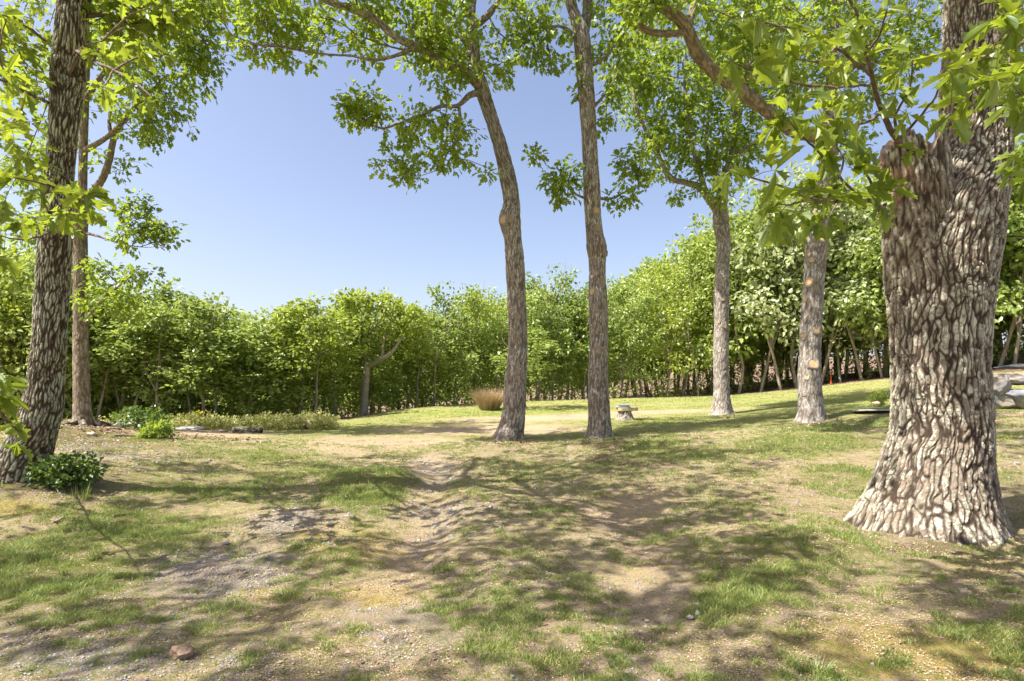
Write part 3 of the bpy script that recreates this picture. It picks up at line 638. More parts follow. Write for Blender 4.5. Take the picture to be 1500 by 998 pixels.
# tree D: smooth, leaning, many sawn branch cuts, great limb to the upper left
HERO['D'] = hero_tree('oak_tree', 'grey oak with round orange pruning cuts beside the huge broken oak', OG,
    [(1188, 622, 16.7, 26), (1188, 610, 16.7, 20.5), (1187, 585, 16.7, 18.5), (1186, 540, 16.7, 16.5), (1188, 480, 16.7, 16), (1192, 420, 16.7, 16), (1197, 350, 16.6, 15.5), (1203, 300, 16.6, 13.5), (1211, 250, 16.5, 12.5), (1215, 200, 16.4, 13),
     (1217, 150, 16.4, 10), (1220, 100, 16.3, 9.5), (1222, 50, 16.3, 8.5), (1226, -10, 16.2, 7), (1230, -90, 16.2, 5), (1235, -170, 16.2, 3)],
    [[(1213, 212, 16.4, 11), (1190, 198, 16.0, 10.5), (1165, 193, 15.6, 10), (1140, 176, 15.2, 10), (1110, 152, 14.8, 10), (1085, 133, 14.4, 10), (1062, 118, 14.0, 9.5), (1040, 100, 13.7, 9.5), (1022, 78, 13.4, 9.5), (1010, 50, 13.1, 9), (995, 28, 12.8, 8.5), (972, 12, 12.5, 7), (955, -10, 12.2, 6), (930, -60, 11.8, 4), (900, -110, 11.4, 2)],
     [(1002, 48, 12.9, 5), (980, 50, 12.7, 5), (958, 48, 12.5, 4.5), (940, 40, 12.4, 4), (935, 15, 12.3, 3.5), (925, -15, 12.1, 3)],
     [(1010, 50, 13.1, 6), (1012, 25, 13.3, 6), (1018, 5, 13.4, 5), (1035, -30, 13.6, 4), (1060, -80, 13.8, 2)],
     [(1218, 140, 16.4, 5), (1240, 110, 16.6, 4), (1265, 80, 16.8, 3), (1290, 40, 17, 2)],
     [(1221, 80, 16.3, 5), (1190, 50, 16, 4), (1160, 20, 15.8, 3), (1130, -20, 15.6, 2)]],
    [pb(1180, 60, 15.8, 80, 70, 1.6, 110), pb(1100, 60, 14.3, 60, 55, 1.2, 60), pb(1270, 80, 16.8, 60, 90, 1.6, 90), pb(1330, 40, 17, 50, 80, 1.4, 60), pb(1240, 190, 16.6, 40, 40, .9, 22), pb(1150, 130, 15.3, 60, 40, .9, 26),
     pb(960, -30, 12.3, 90, 40, 1.6, 60), pb(1060, -70, 13.6, 120, 60, 2.2, 90), pb(1230, -90, 16.2, 130, 80, 3, 130), pb(940, 15, 12.3, 34, 26, .8, 14)],
    (M['bark_smooth'], M['bark_tan']), 9.0, 14, sides=84, dispk=dict(cell=.055, vert=4, depth=.010, lump=.03, seed=8, flare=.40, flare_h=.3), per=10, leaf=.19, spread=.26,
    scars=((1196, 343, 9, 0), (1181, 413, 6, 0), (1184, 299, 4, 0), (1180, 373, 3, 0), (1184, 381, 3.4, 0), (1188, 482, 5.5, 0), (1169, 492, 5, 0), (1184, 532, 6.6, 0), (1176, 552, 3.6, 0), (1174, 575, 4, 1), (1202, 590, 3, 1), (1175, 438, 3.4, 0)), gap=.38, gsc=1.1,
    limb_disp=dict(cell=.05, vert=4, depth=.018, lump=.03, seed=9))
# left oak in the foreground
HERO['L'] = hero_tree('oak_tree', 'rough barked leaning oak at the left edge with a small bush at its foot', OG,
    [(16, 735, 8.2, 66), (22, 712, 8.2, 49), (34, 680, 8.2, 43), (52, 630, 8.2, 38), (63, 590, 8.2, 34.5), (68, 550, 8.2, 31), (72, 500, 8.1, 28), (77, 420, 8.1, 27), (82, 340, 8.0, 26), (88, 250, 8.0, 25), (95, 170, 7.9, 24.5), (101, 100, 7.9, 24.5), (105, 50, 7.8, 25), (108, 0, 7.8, 25),
     (115, -80, 7.7, 24), (118, -180, 7.6, 22), (112, -300, 7.5, 18), (108, -420, 7.4, 13), (100, -560, 7.4, 8), (100, -680, 7.4, 4)],
    [[(100, 110, 7.8, 4), (122, 70, 7.6, 2.6), (150, 60, 7.4, 2.0), (185, 40, 7.2, 1.4), (220, 55, 7.0, .8)],
     [(66, 60, 7.8, 3), (40, 40, 7.5, 2.2), (0, 28, 7.2, 1.8), (-40, 20, 7, 1)],
     [(115, -80, 7.7, 14), (160, -140, 7.2, 12), (230, -200, 6.6, 10), (320, -260, 6.0, 8), (420, -330, 5.4, 5)],
     [(118, -180, 7.6, 14), (60, -260, 8.2, 11), (20, -360, 8.8, 8), (-20, -460, 9.4, 5)],
     [(113, -260, 7.5, 12), (180, -340, 8.4, 9), (260, -420, 9.4, 7), (330, -470, 10.4, 4)],
     [(110, -330, 7.5, 12), (100, -400, 6.2, 9), (140, -520, 4.8, 7), (200, -700, 3.8, 4)]],
    [pb(200, 30, 8.0, 70, 42, .7, 26), pb(20, 60, 7.6, 40, 60, .6, 16), pb(40, 230, 7.4, 30, 30, .3, 5),
     (at(300, -240, 6.2), (2.2, 2.0, 1.2), 120), (np.array([-5.5, 8, 11.5]), (3.2, 3.4, 2.6), 200), (np.array([-3.2, 9.5, 11.2]), (2.4, 2.4, 1.8), 90), (np.array([-4.0, 4.2, 8.2]), (2.2, 2.0, 1.4), 120), (np.array([-8.2, 8.5, 9.5]), (2.6, 2.6, 2.0), 120), (np.array([-6.3, 2.3, 9.0]), (3.0, 2.2, 1.4), 105), (np.array([-2.9, 1.6, 9.4]), (2.6, 2.0, 1.2), 75), (np.array([-10.2, 4.0, 8.6]), (2.8, 2.6, 1.6), 90), (np.array([-11.5, 8.0, 9.0]), (2.6, 3.0, 1.8), 90), (np.array([.6, 2.0, 10.2]), (2.2, 2.0, 1.2), 50)],
    (M['bark_left'], M['twig']), 6.0, 15, sides=170, step=.018, dispk=dict(cell=.034, vert=4.5, depth=.013, lump=.03, seed=12, flare=.18, flare_h=.35), per=14, leaf=.15, spread=.25, tmpl=LEAF_MD, lmat='leaf_near', gap=.44)
# second oak on the left, forked
HERO['K'] = hero_tree('oak_tree', 'slim tan barked oak behind the left edge oak, roots on a mound of dead leaves', OG,
    [(121, 632, 17.7, 23), (121, 615, 17.7, 16), (120, 590, 17.7, 13.5), (119, 540, 17.7, 13), (118, 480, 17.7, 12), (118, 400, 17.6, 11.5), (118, 340, 17.6, 11), (120, 310, 17.5, 11), (121, 280, 17.5, 7.5), (122, 220, 17.4, 7), (124, 160, 17.3, 6.5), (126, 90, 17.2, 6), (130, 20, 17.1, 5), (130, -80, 17, 4), (132, -160, 17, 2.5)],
    [[(120, 305, 17.5, 8), (134, 285, 17.4, 7), (150, 262, 17.3, 6), (160, 235, 17.2, 6), (165, 210, 17.1, 5.5), (172, 190, 17, 5), (190, 165, 16.9, 4), (210, 145, 16.8, 2.6), (235, 120, 16.7, 1.6)],
     [(122, 222, 17.4, 5), (140, 212, 17.2, 4.5), (158, 200, 17, 4), (172, 186, 16.9, 3.6), (188, 170, 16.9, 3)],
     [(165, 210, 17.1, 3), (160, 180, 17.2, 3), (163, 155, 17.3, 2), (158, 130, 17.4, 1.4)],
     [(118, 340, 17.6, 3), (140, 345, 17.4, 2.4), (170, 355, 17.2, 1.8), (205, 362, 17, 1.3), (235, 362, 16.9, .8)],
     [(119, 480, 17.7, 3.6), (140, 450, 17.4, 3), (160, 430, 17.2, 2.6), (185, 412, 17, 1.6)],
     [(124, 150, 17.3, 5), (150, 110, 17, 4), (190, 75, 16.8, 3), (240, 60, 16.6, 2.2), (290, 50, 16.4, 1.2)]],
    [pb(215, 345, 17, 46, 30, .8, 44), pb(190, 300, 17, 30, 20, .6, 16), pb(205, 405, 17, 34, 12, .5, 12), pb(150, 400, 17.2, 34, 20, .6, 14), pb(165, 445, 17.2, 60, 22, .8, 30), pb(170, 240, 17, 34, 20, .6, 8),
     pb(215, 170, 16.8, 60, 44, 1.2, 60), pb(230, 90, 16.7, 80, 60, 1.6, 110), pb(150, 90, 17.2, 60, 90, 1.6, 70), pb(290, 50, 16.4, 55, 46, 1.2, 64), pb(60, 150, 17.6, 60, 120, 1.6, 80), pb(40, 300, 17.8, 50, 80, 1.2, 60),
     pb(180, -60, 17, 170, 80, 3, 150), pb(300, 15, 16.2, 60, 40, 1.2, 40)],
    (M['bark_tan'], M['bark_tan']), 2.6, 16, sides=70, dispk=dict(cell=.06, vert=4, depth=.006, lump=.02, seed=14, flare=.22, flare_h=.25), per=11, leaf=.18, spread=.28, gap=.40, gsc=1.2,
    scars=((120, 493, 3, 1), (133, 555, 2.6, 1)))
# huge broken oak at the right
HERO['R'] = hero_tree('oak_tree', 'huge thick oak at the right with lichened bark and a broken hollow stub', OG,
    [(1360, 830, 6.35, 190), (1360, 802, 6.35, 148), (1361, 772, 6.35, 122), (1365, 735, 6.35, 105), (1370, 690, 6.35, 92), (1376, 640, 6.35, 81), (1377, 600, 6.35, 78), (1375, 540, 6.35, 79), (1375, 480, 6.35, 81), (1375, 400, 6.35, 86), (1380, 350, 6.35, 88), (1390, 310, 6.35, 86), (1408, 270, 6.35, 75), (1423, 235, 6.35, 64),
     (1430, 190, 6.35, 58), (1433, 120, 6.35, 58), (1436, 50, 6.35, 57), (1438, -20, 6.35, 58), (1440, -150, 6.3, 56), (1442, -300, 6.3, 50), (1440, -450, 6.2, 38), (1440, -620, 6.2, 26), (1440, -800, 6.2, 14)],
    [[(1440, -130, 6.3, 26), (1340, -230, 6.0, 22), (1220, -300, 5.6, 18), (1080, -380, 5.2, 13), (960, -480, 4.8, 8)],
     [(1442, -250, 6.3, 26), (1500, -400, 5.6, 20), (1560, -600, 4.9, 14), (1600, -800, 4.4, 8)],
     [(1440, -350, 6.3, 24), (1350, -450, 7.4, 18), (1260, -520, 8.6, 12), (1180, -560, 9.6, 7)],
     [(1440, -420, 6.2, 20), (1380, -640, 5.2, 14), (1300, -900, 4.4, 8)]],
    [(np.array([1.9, 5.2, 8.0]), (2.2, 1.7, 1.0), 90), (np.array([4.5, 5.5, 11.5]), (3.2, 3.0, 2.6), 220), (np.array([3.0, 3.6, 10.2]), (2.4, 2.4, 1.8), 100), (np.array([4.5, 9.0, 11.2]), (3.0, 2.4, 1.8), 120), (np.array([6.5, 4.0, 9.5]), (2.4, 2.2, 1.8), 90)],
    (M['bark_big'], M['bark_grey']), 7.0, 17, sides=420, step=.011, dispk=dict(cell=.037, vert=5.5, depth=.019, lump=.05, seed=21, groove=(-.32, 1.9, 3.3), flare=.30, flare_h=.35, lobes=4, edge=.20, ph=1.0), per=14, leaf=.15, spread=.25, lmat='leaf_near', gap=.44)

# broken hollow stub on the huge oak
def big_stub():
    root = HERO['R'][0]; b0 = np.array(root.location)
    n = 120; th = np.arange(n) / n * 2 * math.pi; H = 46
    c0 = at(1362, 430, 6.42); c1 = at(1335, 226, 6.02); r0 = 58 / F * 6.1; r1 = 40 / F * 6.1
    def dip(a, w): return np.exp(-((((th - a + math.pi) % (2 * math.pi)) - math.pi) / w) ** 2)
    top = .02 + .10 * vnoise(np.c_[np.cos(th) * 2.2 + 5, np.sin(th) * 2.2, th * 0], 4) + .07 * vnoise(np.c_[np.cos(th) * 9 + 5, np.sin(th) * 9, th * 0], 5)
    top = top + .12 * dip(1.5, 1.1) + .05 * dip(4.15, .5) - .20 * dip(4.85, .35) + .20 * dip(5.5, .4) - .34 * dip(3.0, .4)
    Vs = []; bk = []; ck = []
    L = c1 - c0; Ln = np.linalg.norm(L)
    for k in range(H):
        t = k / (H - 1); c = c0 + L * t; r = r0 * (1 - t) + r1 * t
        z = c[2] + (top * t ** 2)
        r_ = r * (1 + .10 * np.sin(2 * th + 1) + .06 * np.sin(5 * th))
        Vs.append(np.c_[c[0] + r_ * np.cos(th), c[1] + r_ * np.sin(th), z]); bk.append(np.c_[r * np.cos(th), r * np.sin(th), np.full(n, t * Ln) + top * t * t])
    V = np.vstack(Vs); B = np.vstack(bk); N = np.tile(np.c_[np.cos(th), np.sin(th), th * 0], (H, 1))
    off, cr = bark_disp(cell=.04, vert=4.5, depth=.022, lump=.05, seed=33)(B, np.tile(th, H), B[:, 2], np.full(len(B), r0), N)
    V = V + N * off[:, None]; i = np.arange(H * n).reshape(H, n); j = np.roll(i, -1, 1)
    mb = MB(); mb.add(V, [np.stack([i[:-1], j[:-1], j[1:], i[1:]], -1).reshape(-1, 4)], {'bk': B, 'crack': cr})
    stub = mb.build('broken_stub', M['bark_big'], root, smooth=True, loc=b0)
    # hollow inside with splintered rim
    rim = V[-n:]; cc = rim.mean(0); rings = [rim]
    for (s, dz) in ((.90, .006), (.80, -.04), (.74, -.2), (.68, -.4), (.3, -.55)):
        q = cc + (rim - cc) * np.array([s, s, 1 if s > .65 else .4]) + np.array([0, 0, dz]); q[:, 2] += (vnoise(np.c_[th * 6, th * 0, th * 0 + s * 9], 6) - .5) * .06; rings.append(q)
    W = np.vstack(rings); i = np.arange(len(W)).reshape(-1, n); j = np.roll(i, -1, 1)
    mb = MB(); mb.add(W, [np.stack([i[:-1], j[:-1], j[1:], i[1:]], -1).reshape(-1, 4), i[-1][None]]); mb.build('hollow', M['rotten'], stub, loc=b0)
    # splinters of pale wood and torn bark lips
    r = np.random.default_rng(4)
    def slab(p, wdt, h, th_, ang, lean):
        c, s = math.cos(ang), math.sin(ang); X = np.array([c, s, 0]); Y = np.array([-s, c, 0]); Z = np.array([lean[0], lean[1], 1.0]); Z /= np.linalg.norm(Z)
        prof = [(-.5, 0), (.5, 0), (.46, .5), (.3, .8), (.05, 1.0), (-.2, .86), (-.45, .55)]
        V = []
        for sgn in (-.5, .5):
            for (a, b) in prof: V.append(p + X * a * wdt + Z * b * h + Y * sgn * th_ * (1 - .5 * b))
        k = len(prof); mbb = MB(); Fq = [[i, (i + 1) % k, (i + 1) % k + k, i + k] for i in range(k)]
        mbb.add(np.array(V), [np.array(Fq), np.array([list(range(k))[::-1], list(range(k, 2 * k))])]); return mbb
big_stub()

def sprig(treekey, name, rows, subs, leafsize, seed, per=5, spacing=.14, tm=LEAF_HI, mat='leaf_near', wig=.05):
    """a leafy shoot: a stem and side stems with whorls of big leaves"""
    root = HERO[treekey][0]; b0 = np.array(root.location); r = np.random.default_rng(seed)
    mbs = MB(); tips = []; dirs = []
    for rr in [rows] + subs:
        Q = resample(px_path(rr), .06); Q[2:, :3] += np.cumsum(r.normal(size=(len(Q) - 2, 3)) * wig * .06, 0)
        Q[:, 3] = np.maximum(Q[:, 3], .0035)
        V, Fs, a = tube(Q, 7, cap=True); a['crack'] = np.full(len(V), .7); mbs.add(V, Fs, a)
        T = np.gradient(Q[:, :3], axis=0); T /= np.linalg.norm(T, axis=1)[:, None] + 1e-9
        st = max(1, int(spacing / .06)); start = int(len(Q) * .25)
        for k in range(start, len(Q), st): 
            side = r.normal(size=3); side -= T[k] * np.dot(side, T[k]); side /= np.linalg.norm(side)
            ln = .05 + .16 * r.random(); q = Q[k, :3] + side * ln + np.array([0, 0, -.02])
            tw = np.array([(*Q[k, :3], .003), (*(Q[k, :3] + side * ln * .5), .0026), (*q, .002)]); V, Fs, a = tube(tw, 4, cap=False); a['crack'] = np.full(len(V), .7); mbs.add(V, Fs, a)
            tips.append(q); dirs.append(side * .6 + T[k] * .5)
        tips.append(Q[-1, :3]); dirs.append(T[-1])
    st = mbs.build(name, M['twig'], root, smooth=True, loc=b0)
    mbl = MB(); leaf_cloud(mbl, np.array(tips), np.array(dirs), per, .035, leafsize, tm, r, .35, .7); mbl.build('leaves', M[mat], st, loc=b0)
sprig('R', 'shoot', [(1300, 345, 5.9, 5), (1288, 300, 5.3, 4), (1262, 292, 4.9, 3), (1230, 292, 4.5, 2.6), (1195, 290, 4.2, 2.2), (1150, 272, 3.9, 1.8), (1120, 262, 3.7, 1.4), (1080, 250, 3.5, 1)],
      [[(1262, 290, 4.9, 2.4), (1228, 262, 4.7, 2.2), (1195, 228, 4.4, 2), (1165, 195, 4.1, 1.6), (1140, 165, 3.9, 1.2)], [(1286, 300, 5.2, 2.4), (1275, 262, 5.0, 2.2), (1262, 232, 4.8, 2), (1255, 205, 4.6, 1.4)],
       [(1228, 262, 4.7, 2), (1235, 235, 4.5, 1.6), (1215, 205, 4.2, 1.2)], [(1190, 288, 4.2, 2), (1160, 300, 4.0, 1.6), (1135, 300, 3.8, 1)], [(1230, 292, 4.5, 2), (1215, 320, 4.3, 1)]], .17, 51, per=4, spacing=.3)
sprig('R', 'shoot', [(1325, 240, 6.0, 7), (1320, 215, 5.9, 6), (1305, 195, 5.6, 5), (1292, 170, 5.3, 4.5), (1280, 135, 5.0, 4), (1272, 100, 4.7, 3.4), (1262, 50, 4.4, 2.8), (1245, 10, 4.1, 2.2), (1235, -30, 3.9, 1.4)],
      [[(1275, 110, 4.8, 3), (1250, 88, 4.5, 2.6), (1225, 68, 4.2, 2.2), (1195, 52, 3.9, 1.8), (1150, 40, 3.6, 1.4), (1110, 30, 3.4, 1)], [(1272, 125, 4.9, 2.6), (1240, 130, 4.5, 2.2), (1180, 132, 4.1, 2), (1140, 122, 3.8, 1.6), (1100, 112, 3.6, 1.2), (1070, 100, 3.4, 1)],
       [(1315, 205, 5.7, 3), (1340, 180, 5.3, 2.4), (1365, 150, 4.9, 2), (1380, 120, 4.6, 1.4)], [(1268, 80, 4.6, 2.4), (1290, 50, 4.3, 2), (1300, 15, 4.1, 1.4)], [(1290, 165, 5.3, 2.6), (1265, 180, 4.9, 2.2), (1220, 185, 4.4, 1.8), (1190, 175, 4.0, 1.3)],
       [(1225, 68, 4.2, 2), (1200, 90, 3.9, 1.6), (1160, 85, 3.6, 1.1)], [(1315, 205, 5.6, 3), (1310, 170, 5.2, 2.4), (1330, 130, 4.8, 1.8), (1340, 80, 4.5, 1.2)]], .165, 52, per=3, spacing=.3)
sprig('R', 'hanging_branch', [(1445, -60, 6.0, 7), (1500, -50, 4.9, 5), (1535, 0, 4.0, 4), (1520, 55, 3.3, 3.4), (1480, 75, 2.9, 2.6), (1440, 90, 2.7, 2), (1410, 105, 2.55, 1.4)],
      [[(1520, 55, 3.3, 3), (1490, 40, 3.0, 2.2), (1455, 25, 2.8, 1.6)], [(1480, 75, 2.9, 2), (1470, 110, 2.7, 1.6), (1450, 120, 2.6, 1.2)], [(1535, 0, 4.0, 4), (1545, 100, 3.4, 3), (1525, 170, 3.0, 2.4), (1510, 230, 2.9, 1.8), (1505, 260, 2.9, 1.2)]], .125, 53, per=4, spacing=.13)
sprig('L', 'shoot', [(88, 345, 7.8, 3.4), (98, 318, 6.9, 3), (104, 300, 6.2, 2.6), (92, 285, 5.6, 2.2), (60, 272, 5.0, 1.8), (20, 262, 4.6, 1.4)], [[(98, 318, 6.9, 2.2), (60, 345, 6.2, 1.8), (20, 350, 5.6, 1.4), (-10, 345, 5.2, 1)], [(104, 300, 6.2, 2), (122, 296, 5.6, 1.4), (135, 292, 5.3, 1)]], .17, 54, per=4, spacing=.26)
sprig('L', 'shoot', [(70, 150, 7.7, 3.4), (40, 140, 7.0, 3), (10, 125, 6.4, 2.4), (-20, 110, 5.8, 1.6)], [[(40, 140, 7.0, 2.4), (20, 175, 6.2, 2), (0, 190, 5.6, 1.4)], [(10, 125, 6.4, 2), (0, 80, 6.0, 1.4), (10, 30, 5.6, 1)]], .17, 55, per=4, spacing=.3)
sprig('L', 'shoot', [(112, 75, 7.7, 3.4), (135, 90, 7.1, 2.8), (165, 105, 6.7, 2.2), (195, 125, 6.4, 1.6), (225, 150, 6.1, 1.1)], [[(135, 90, 7.1, 2.4), (160, 50, 6.6, 2), (195, 20, 6.2, 1.5), (240, 5, 5.9, 1)], [(165, 105, 6.7, 2), (200, 85, 6.2, 1.6), (245, 80, 5.9, 1.1)], [(165, 105, 6.7, 1.8), (150, 130, 6.2, 1.1)]], .16, 56, per=4, spacing=.3)
sprig('L', 'shoot', [(40, 640, 7.9, 2), (15, 620, 6.6, 2), (-20, 560, 5.4, 2), (-10, 575, 5.0, 1.2), (5, 580, 4.8, 1)], [], .19, 57, per=4, spacing=.3)

# ------------------------------------------------------------------ woodland prototypes
def wood_mesh(seed, h=10., cr=2.6, low=.22, n=190, per=11, leaf=.27, tm=LEAF_LO2, fork=2, thick=.11, gap=.40, lean=.3, spread=.5, skeletal=False):
    r = np.random.default_rng(seed)
    trunks = []
    nst = 5
    x = y = 0.0; rows = []
    for k in range(nst + 1):
        t = k / nst; rows.append((x, y, t * h * .78, thick * (1 - .8 * t))); x += r.normal() * lean * .5; y += r.normal() * lean * .5
    trunks.append(np.array(rows))
    for f in range(fork):
        k = r.integers(1, 4); s = rows[k]; a = r.random() * 6.28; q = [s]
        for m in range(1, 4): q.append((s[0] + math.cos(a) * m * .38 + r.normal() * .12, s[1] + math.sin(a) * m * .38 + r.normal() * .12, s[2] + m * h * .17, s[3] * (1 - .25 * m) * .8))
        trunks.append(np.array(q))
    base = []; mbt = MB()
    for q in trunks:
        Q = resample(q, .5); V, Fs, a = tube(Q, 8, cap=False); mbt.add(V, Fs); base += base_nodes(Q, low * h * .7, skip=1)
    bl = [((r.normal() * .3, r.normal() * .3, h * .6), (cr * .8, cr * .8, h * .33), n // 3)]
    for k in range(11):
        a = r.random() * 6.28; z = low + .12 + (.93 - low - .12) * (k + .5) / 11; rr = cr * math.sin(min(1, (z - low * .5) / (1 - low * .5)) * 2.6 + .35) * (.45 + .45 * r.random())
        q = cr * (.28 + .26 * r.random()); bl.append(((math.cos(a) * rr, math.sin(a) * rr, h * z), (q, q, q * .8), n // 12))
    att = blob_points(bl, r, gap, 1.1, seed)
    ch, tips, td, nodes, nd, nr = grow(base, att, r, step=.6)
    for Q in ch:
        if Q[:, 3].max() > .008 or skeletal:
            V, Fs, a = tube(Q, 5 if Q[:, 3].max() > .02 else 3, cap=False); mbt.add(V, Fs)
    mbl = MB(); leaf_cloud(mbl, tips, td, per, spread, leaf, tm, r, .3, .4)
    return mbt, mbl
PROTO = []
for k, kw in enumerate([dict(), dict(cr=2.2, fork=1, low=.12), dict(cr=3.0, fork=3, gap=.40), dict(h=10, cr=1.9, low=.3, n=90, fork=1), dict(cr=2.7, fork=3, low=.06, thick=.09), dict(cr=2.4, fork=2, low=.35, gap=.42, per=18, n=110)]):
    t, l = wood_mesh(100 + k, **kw)
    PROTO.append((t, l))
PM = []
FRONT = []
for k, kw in enumerate([dict(), dict(cr=2.2, fork=1, low=.3), dict(cr=2.8, fork=3), dict(cr=1.9, low=.35, n=90, fork=1), dict(cr=2.5, fork=3, low=.4, thick=.09), dict(cr=2.3, fork=2, low=.4, n=110)]):
    FRONT.append(wood_mesh(300 + k, **{**dict(n=165, per=10, low=.36, gap=.42, leaf=.26, lean=.45, thick=.085, spread=.42), **kw}))
for k, kw in enumerate([dict(cr=2.6), dict(cr=2.1, fork=1), dict(cr=2.9, fork=3)]):
    FRONT.append(wood_mesh(320 + k, **{**dict(n=200, per=11, low=.12, gap=.40, leaf=.24, lean=.45, thick=.075, spread=.42), **kw}))
for k, (t, l) in enumerate(FRONT):
    tm_ = t.build('trunk', M['bark_wood'], link=False, smooth=True)
    me = l.build('crown', M['leaf_wood'], link=False); cm = {key: me for key in ('leaf_wood', 'leaf_yel', 'leaf_pale')}
    PM.append((tm_, cm))

SKY_X = [-400, 0, 120, 200, 300, 345, 390, 440, 500, 550, 600, 640, 690, 740, 820, 880, 930, 1000, 1060, 1150, 1250, 1300, 1400, 1500, 1900]
SKY_Y = [250, 330, 385, 424, 428, 452, 474, 450, 434, 425, 446, 452, 422, 406, 404, 408, 372, 335, 300, 268, 262, 235, 200, 180, 150]
def skyline(px): return float(np.interp(px, SKY_X, SKY_Y))
r = np.random.default_rng(99)
WG = 'slender trees along the front of the wood'
def edge_y(x):
    return float(np.interp(x, [-60, -24, -16, -9.5, -7.0, -5.2, -1.9, 6.7, 16, 22, 26, 60], [18.5, 20.5, 22.5, 24.5, 27, 31, 34.5, 39, 40, 36.5, 33, 28]))
landmarks = [(-200, 'left of the rough barked oak'), (20, 'behind the rough barked left edge oak'), (135, 'just right of the tan barked oak'), (260, 'behind the flat border stones'), (360, 'behind the dark log and boulder'),
             (470, 'left of the lone wide oak'), (560, 'right of the lone wide oak'), (650, 'behind the tan grass clump'), (735, 'seen between the two central oaks'), (890, 'behind the stump table'), (960, 'left of the smooth grey oak'), (1070, 'between smooth grey oak and pruned oak'),
             (1215, 'between pruned oak and huge oak'), (1300, 'behind the huge oak'), (1470, 'above the stacked boulders')]
front = []
pxs = []
p = -120.
while p < 1640:
    pxs.append(p); p += 19 + r.random() * 17
for p in pxs:
    if 490 < p < 585: continue
    # walk out along this view line until the wood edge
    D = 15.
    while D < 60 and D < edge_y((p - 750) / F * D) - .6 + r.random() * 3.0: D += .3
    front.append((p, D))
words = ['slender', 'bushy', 'forked', 'narrow', 'many stemmed', 'open crowned', 'low branched', 'leafy', 'broad']
seg_count = {}
def seg_of(p):
    s = 0
    for k, (q, _) in enumerate(landmarks):
        if p >= q: s = k
    return s
for p, D in front: seg_count.setdefault(seg_of(p), []).append(p)
ords = ['leftmost'] + [q + ' from left' for q in 'second third fourth fifth sixth seventh eighth ninth tenth eleventh twelfth'.split()]
def place_wood(p, D, kind, mat, label, ty=None, top=None):
    x = (p - 750) / F * D; z = g1(x, D) - .05
    ztop = CAMZ - ((top if top is not None else skyline(p) - 34 + r.random() ** 1.2 * 95) - HOR) / F * D
    h = max(ztop - z, 3.0); s = h / 10.2
    root = empty('woodland_tree', (x, D, z)); tag(root, label, 'tree', WG)
    t = bpy.data.objects.new('trunk', PM[kind][0]); c = bpy.data.objects.new('crown', PM[kind][1][mat])
    for o in (t, c): COL.objects.link(o); o.parent = root
    if c.material_slots and mat != 'x':
        c.material_slots[0].link = 'OBJECT'; c.material_slots[0].material = M[mat]
    root.scale = (max(s, .8) * (.9 + .25 * r.random()), max(s, .8), s); root.rotation_euler = (0, 0, r.random() * 6.28)
    return root
for i, (p, D) in enumerate(front):
    kind = int([6, 7, 8, 6, 1, 8][int(r.integers(0, 6))] if p > 640 else [0, 1, 2, 3, 4, 5, 7][int(r.integers(0, 7))]); sgm = seg_of(p); o_ = seg_count[sgm].index(p)
    tot = len(seg_count[sgm])
    mat = 'leaf_wood'
    if r.random() < .12 or 430 < p < 500: mat = 'leaf_yel'
    if 1130 < p < 1290 or (r.random() < .12 and p > 640): mat = 'leaf_pale'
    sh = {'leaf_wood': 'green', 'leaf_yel': 'yellowish green', 'leaf_pale': 'pale green'}[mat]
    lm = landmarks[sgm][1]; lab = f"{words[kind]} {sh} tree {landmarks[sgm][1]}" + (f", {ords[min(o_, 11)]}" if tot > 1 else '')
    place_wood(p, D, kind, mat, lab)

# lone wide oak at the wood edge with open crown
def lone():
    r = np.random.default_rng(5); D = 29.; c = at(533, 607, D); c[2] = g1(c[0], D)
    root = empty('oak_tree', c); tag(root, 'lone wide crowned oak with open see-through middle at the wood edge', 'tree', OG)
    rows = [(533, 611, D, 7), (534, 580, D, 5.5), (537, 540, D, 5.5), (538, 532, D, 5)]
    L = [[(538, 536, D, 5), (560, 525, D - .4, 4), (575, 515, D - .6, 2.6), (590, 492, D - .8, 1.6)], [(538, 535, D, 4.4), (530, 505, D + .3, 3.4), (522, 480, D + .5, 2.4), (515, 455, D + .6, 1.2)],
         [(531, 508, D + .3, 3), (545, 485, D, 2.2), (560, 465, D, 1.3)], [(560, 525, D - .4, 3), (562, 500, D - .2, 2), (570, 475, D, 1.2)]]
    mb = MB(); Q = resample(px_path(rows), .2); V, Fs, a = tube(Q, 14); a['crack'] = np.full(len(V), .8); mb.add(V, Fs, a); mb.build('trunk', M['bark_grey'], root, smooth=True, loc=c)
    base = []
    for q in L:
        Q = resample(px_path(q), .3); V, Fs, a = tube(Q, 10); a['crack'] = np.full(len(V), .8); mb = MB(); mb.add(V, Fs, a); mb.build('limb', M['bark_grey'], root, smooth=True, loc=c); base += base_nodes(Q, skip=1)
    att = blob_points([pb(548, 447, D, 62, 16, 2.2, 90), pb(500, 470, D, 30, 28, 1.8, 50), pb(600, 478, D, 26, 26, 1.8, 50), pb(560, 490, D + .5, 50, 14, 1, 14), pb(490, 505, D, 26, 18, 1.2, 22), pb(605, 505, D, 22, 16, 1.2, 20)], r, .36, 1., 8)
    ch, tips, td, *_ = grow(base, att, r, step=.5)
    mb = MB(); chains_mesh(mb, ch); mb.build('twigs', M['twig'], root, smooth=True, loc=c)
    mb = MB(); leaf_cloud(mb, tips, td, 20, .36, .2, LEAF_LO2, r, .3, .55); mb.build('crown', M['leaf_yel'], root, loc=c)
lone()
# small tree just behind the bent oak
place_wood(771, 27., 3, 'leaf_wood', 'small pale stemmed young tree directly behind the leaning bent oak', top=470)

